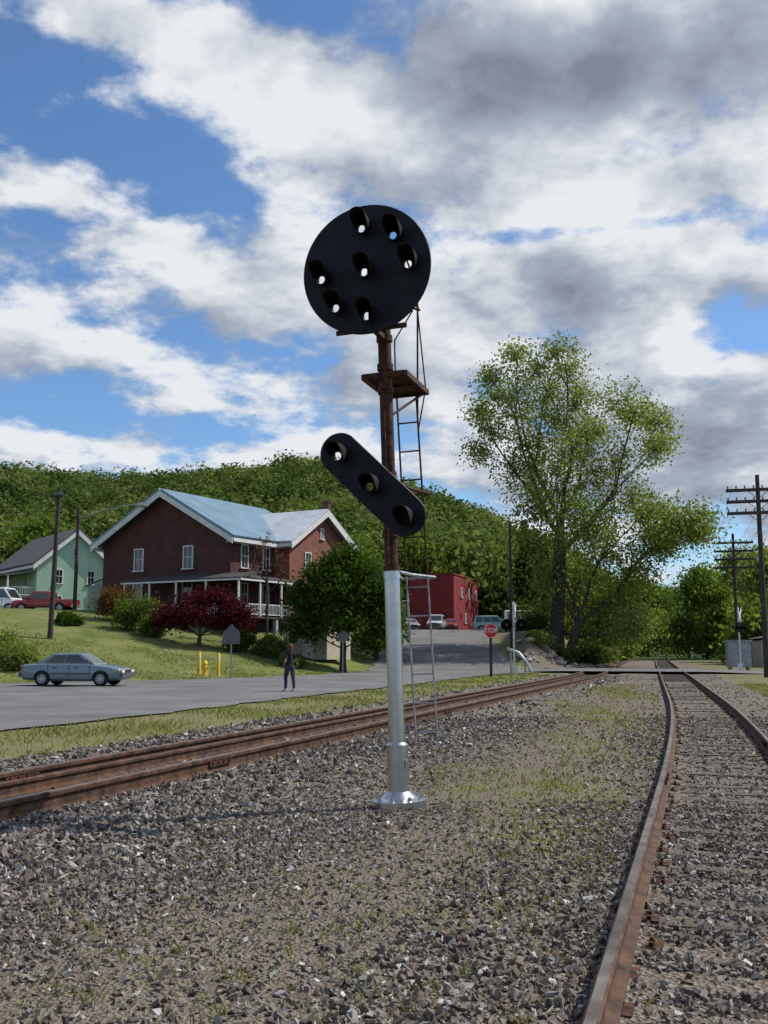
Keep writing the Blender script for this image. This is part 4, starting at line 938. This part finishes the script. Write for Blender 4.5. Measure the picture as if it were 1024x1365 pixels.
# ------------------------------------------------------------ person
pr=E('person',(-3.45,36.9,Tz(-3.45,36.9)+.045),R(35),'person walking in black top and blue jeans with reddish brown hair','person')
J={};pts=[];rad=[];ed=[]
def J_(n,p,r,par=None):
    J[n]=len(pts); pts.append(p); rad.append(r)
    if par: ed.append((J[par],J[n]))
J_('pel',(0,0,.95),(.15,.11)); J_('spine',(0,.01,1.12),(.12,.095),'pel'); J_('chest',(0,0,1.29),(.145,.11),'spine'); J_('ub',(0,0,1.38),(.1,.08),'chest'); J_('neck',(0,.01,1.46),(.05,.05),'ub')
J_('h1',(0,.02,1.53),(.065,.075),'neck'); J_('h2',(0,.02,1.60),(.075,.09),'h1'); J_('h3',(0,.015,1.66),(.055,.065),'h2'); J_('nose',(0,.115,1.575),(.012,.014),'h2')
for s,q,f in((-1,'l',.16),(1,'r',-.14)):
    J_('hip'+q,(s*.09,0,.88),(.095,.1),'pel'); J_('th'+q,(s*.095,f*.35,.68),(.08,.085),'hip'+q); J_('kn'+q,(s*.095,f*.75+.02,.48),(.055,.058),'th'+q); J_('ca'+q,(s*.095,f*.8-.02,.33),(.055,.058),'kn'+q); J_('an'+q,(s*.095,f*.95-.02,.09),(.035,.038),'ca'+q); J_('to'+q,(s*.1,f*.95+.13,.035),(.035,.025),'an'+q)
    J_('sh'+q,(s*.17,0,1.37),(.055,.055),'ub'); J_('el'+q,(s*.23,-.05-.3*f,1.11),(.038,.038),'sh'+q); J_('wr'+q,(s*.2,.12-.5*f,.98),(.026,.024),'el'+q); J_('pa'+q,(s*.19,.18-.5*f,.94),(.036,.018),'wr'+q)
    for i in range(4):
        o_=(i-1.5)*.018; J_('f%d%s'%(i,q),(s*.19+o_*.3,.225-.5*f+o_,.915-o_*.5),(.009,.009),'pa'+q); J_('g%d%s'%(i,q),(s*.175+o_*.3,.25-.5*f+o_,.885-o_*.5-.01*(i==3)),(.008,.008),'f%d%s'%(i,q))
    J_('t'+q,(s*.17,.17-.5*f,.905),(.01,.01),'pa'+q); J_('u'+q,(s*.16,.19-.5*f,.88),(.008,.008),'t'+q)
me=bpy.data.meshes.new('body'); me.from_pydata(pts,ed,[]); o=bpy.data.objects.new('body',me); place(o,pr)
md=o.modifiers.new('sk','SKIN'); md.use_smooth_shade=True; md.branch_smoothing=.4
for i,r_ in enumerate(rad): me.skin_vertices[0].data[i].radius=r_
me.skin_vertices[0].data[0].use_root=True
sb=o.modifiers.new('ss','SUBSURF'); sb.levels=2
bpy.context.view_layer.update(); dg=bpy.context.evaluated_depsgraph_get(); nm=bpy.data.meshes.new_from_object(o.evaluated_get(dg)); o.modifiers.clear(); o.data=nm
skin=pmat('skin',(.42,.24,.17),.6); nm.materials.clear(); nm.materials.append(skin)
def cloth(name,cond,mat,off):
    F=[p for p in nm.polygons if cond(p.center)]; mp={}; V=[];FF=[]
    for p in F:
        f=[]
        for vi in p.vertices:
            if vi not in mp: mp[vi]=len(V); v=nm.vertices[vi]; V.append(v.co+v.normal*off)
            f.append(mp[vi])
        FF.append(f)
    g=G(); g.add(V,FF); return g.obj(name,mat,pr,True)
cloth('shirt',lambda c:(.93<c.z<1.43 and abs(c.x)<.19 and abs(c.y)<.17) or (1.17<c.z<1.43),pmat('black_cloth',(.012,.012,.014),.9),.014)
cloth('jeans',lambda c:.09<c.z<.97 and abs(c.x)<.18 and not (c.z>.84 and c.y>.14),pmat('denim',(.025,.035,.065),.9),.012)
for s,f in((-1,.16),(1,-.14)):
    G().tube([(s*.097,f*.95-.07,.05),(s*.097,f*.95,.06),(s*.1,f*.95+.1,.045),(s*.1,f*.95+.17,.035)],[.035,.052,.045,.025],10).obj('shoe',M['white'],pr,True)
bm=bmesh.new(); bmesh.ops.create_icosphere(bm,subdivisions=3,radius=1)
for v in bm.verts:
    k=1+.05*math.sin(v.co.x*9)*math.sin(v.co.z*7); yy=v.co.y*.105*k-.015; zz=v.co.z*.14*k+1.575
    if v.co.y>.35: yy=.0+.05*v.co.y; 
    if v.co.z<-.3: zz-=.06
    v.co=Vector((v.co.x*.1*k,yy,zz+.01))
hm=bpy.data.meshes.new('hair'); bm.to_mesh(hm); bm.free(); hm.materials.append(pmat('auburn_hair',(.09,.03,.018),.7,ns=30,na=.5)); o=bpy.data.objects.new('hair',hm); place(o,pr)
for s in(-1,1): G().tube([(s*.028,.095,1.605),(s*.028,.108,1.605)],[.012,.008],8).obj('eye',M['dark'],pr)
G().box((0,.1,1.535),(.04,.012,.008)).obj('mouth',M['redlens'],pr)
# ------------------------------------------------------------ world
SUN_EL=R(50); sd=Vector((.95,.31,0)).normalized()*math.cos(SUN_EL)+Vector((0,0,math.sin(SUN_EL)))
W=bpy.data.worlds.new('World'); S.world=W; W.use_nodes=True; nt=W.node_tree; L=nt.links.new
bg=nt.nodes['Background']; ST_=.1; bg.inputs['Strength'].default_value=ST_
sky=N(nt,'ShaderNodeTexSky',sky_type='NISHITA'); sky.sun_disc=False; sky.sun_elevation=SUN_EL; sky.sun_rotation=math.atan2(sd.x,sd.y); sky.altitude=200; sky.air_density=1.0; sky.dust_density=.6; sky.ozone_density=2.5
tc=N(nt,'ShaderNodeTexCoord'); D=tc.outputs['Generated']
sp=N(nt,'ShaderNodeSeparateXYZ'); L(D,sp.inputs[0])
def ma(op,a,b=None,c=None,clamp=False):
    n=N(nt,'ShaderNodeMath',operation=op); n.use_clamp=clamp
    for i,v in enumerate((a,b,c)):
        if v is None: continue
        if isinstance(v,(int,float)): n.inputs[i].default_value=v
        else: L(v,n.inputs[i])
    return n.outputs[0]
az=ma('ARCTAN2',sp.outputs['X'],sp.outputs['Y']); el=ma('ARCSINE',sp.outputs['Z'])
den=ma('ADD',ma('MAXIMUM',sp.outputs['Z'],0),.30)
cbx=ma('DIVIDE',sp.outputs['X'],den); cby=ma('DIVIDE',sp.outputs['Y'],den)
def coord(ox,oy):
    c=N(nt,'ShaderNodeCombineXYZ'); L(ma('ADD',cbx,ox),c.inputs[0]); L(ma('ADD',cby,oy),c.inputs[1]); c.inputs[2].default_value=8.1; return c.outputs[0]
def noise(vec,sc,det=9,ro=.58,dist=.25):
    n=N(nt,'ShaderNodeTexNoise'); n.inputs['Scale'].default_value=sc; n.inputs['Detail'].default_value=det; n.inputs['Roughness'].default_value=ro; n.inputs['Distortion'].default_value=dist; L(vec,n.inputs['Vector']); return n.outputs['Fac']
def deg(u,v): return (u-512)*.0437,float(np.interp(v,[0,100,200,300,400,500,600,700,800,863],[35,31.5,27.7,23.8,19.8,15.6,11.3,7,2.7,0]))
def blobs(lst):
    acc=None
    for (u,v,su,sv,am) in lst:
        A,Ev=deg(u,v)
        a=ma('DIVIDE',ma('SUBTRACT',az,R(A)),R(su*.0437)); e=ma('DIVIDE',ma('SUBTRACT',el,R(Ev)),R(sv*.04))
        s=ma('ADD',ma('MULTIPLY',a,a),ma('MULTIPLY',e,e)); g=ma('MULTIPLY',ma('EXPONENT',ma('MULTIPLY',s,-1)),am)
        acc=g if acc is None else ma('ADD',acc,g)
    return acc
cov=blobs([(110,205,140,50,-.24),(20,130,50,40,-.10),(370,20,50,14,-.12),(60,325,90,24,-.14),(320,270,110,20,-.09),(640,232,50,14,-.04),(820,318,180,13,-.13),(180,560,140,20,-.10),(1000,355,50,16,-.08),(60,450,90,16,-.06),
  (150,55,150,42,.26),(330,100,150,60,.18),(480,180,110,60,.15),(780,130,300,110,.30),(880,260,170,30,.14),(600,280,140,40,.12),(200,330,90,26,.16),(340,400,190,60,.13),(800,400,260,60,.20),(850,600,260,120,.22),(100,490,110,28,.10),(420,530,160,50,.12),(150,545,130,18,.05),(250,605,220,18,.11),(1000,380,80,50,.10)])
def dens(ox,oy,det,ro):
    return ma('ADD',noise(coord(ox,oy),4.6,det,ro,.0),cov)
d0=dens(0,0,10,.6); d0s=dens(0,0,4,.5); d1=dens(.05,-.08,4,.5)
alpha=N(nt,'ShaderNodeMapRange',interpolation_type='SMOOTHSTEP'); L(d0,alpha.inputs['Value']); alpha.inputs['From Min'].default_value=.44; alpha.inputs['From Max'].default_value=.60
lit=ma('ADD',ma('ADD',ma('MULTIPLY',ma('SUBTRACT',d0s,d1),2.6),.86),ma('MULTIPLY',ma('SUBTRACT',d0,d0s),2.2))
thick=N(nt,'ShaderNodeMapRange'); L(d0s,thick.inputs['Value']); thick.inputs['From Min'].default_value=.62; thick.inputs['From Max'].default_value=.95; thick.inputs['To Max'].default_value=.30
dark=blobs([(800,110,280,80,.46),(650,40,120,50,.12),(880,620,240,100,.40),(820,455,220,40,.28),(640,420,120,30,.15),(450,500,130,35,.16),(960,740,160,60,.14),(220,560,180,18,.14),(230,430,150,20,.12),(330,370,60,20,.08),(200,120,120,15,.10)])
sh=ma('SUBTRACT',ma('SUBTRACT',lit,thick.outputs[0]),dark,clamp=True)
cc=N(nt,'ShaderNodeValToRGB'); e=cc.color_ramp.elements; e[0].color=(.23,.27,.35,1); e[1].color=(.88,.91,.95,1); k=e.new(.5); k.color=(.42,.48,.58,1)
L(sh,cc.inputs['Fac'])
sc=N(nt,'ShaderNodeVectorMath',operation='SCALE'); L(cc.outputs[0],sc.inputs[0]); sc.inputs['Scale'].default_value=.92/ST_
sm=N(nt,'ShaderNodeMix',data_type='RGBA',blend_type='MULTIPLY'); sm.inputs[0].default_value=1; L(sky.outputs[0],sm.inputs[6]); sm.inputs[7].default_value=(.95,1.2,1.42,1)
mx=N(nt,'ShaderNodeMix',data_type='RGBA'); L(alpha.outputs[0],mx.inputs[0]); L(sm.outputs[2],mx.inputs[6]); L(sc.outputs[0],mx.inputs[7])
hz_=N(nt,'ShaderNodeMapRange'); L(el,hz_.inputs['Value']); hz_.inputs['From Min'].default_value=R(6); hz_.inputs['From Max'].default_value=R(0); hz_.inputs['To Max'].default_value=.6
mh=N(nt,'ShaderNodeMix',data_type='RGBA'); L(hz_.outputs[0],mh.inputs[0]); L(mx.outputs[2],mh.inputs[6]); mh.inputs[7].default_value=(.55/ST_,.62/ST_,.72/ST_,1)
L(mh.outputs[2],bg.inputs['Color'])
W.cycles.sampling_method='MANUAL'; W.cycles.sample_map_resolution=512
ld=bpy.data.lights.new('sun','SUN'); ld.energy=4.9; ld.angle=R(.5); ld.color=(1,.94,.85); lo_=bpy.data.objects.new('sun',ld); place(lo_); lo_.rotation_euler=sd.to_track_quat('Z','Y').to_euler(); lo_.location=(40,10,60)
cd=bpy.data.cameras.new('camera'); cd.sensor_fit='VERTICAL'; cd.sensor_height=36; cd.sensor_width=27; cd.lens=35; cd.clip_end=6000; cd.clip_start=.05
cam=bpy.data.objects.new('camera',cd); place(cam); cam.location=(0,0,1.62); cam.rotation_euler=(R(97.75),0,0); S.camera=cam
S.view_settings.view_transform='Standard'; S.view_settings.look='None'; S.view_settings.exposure=0
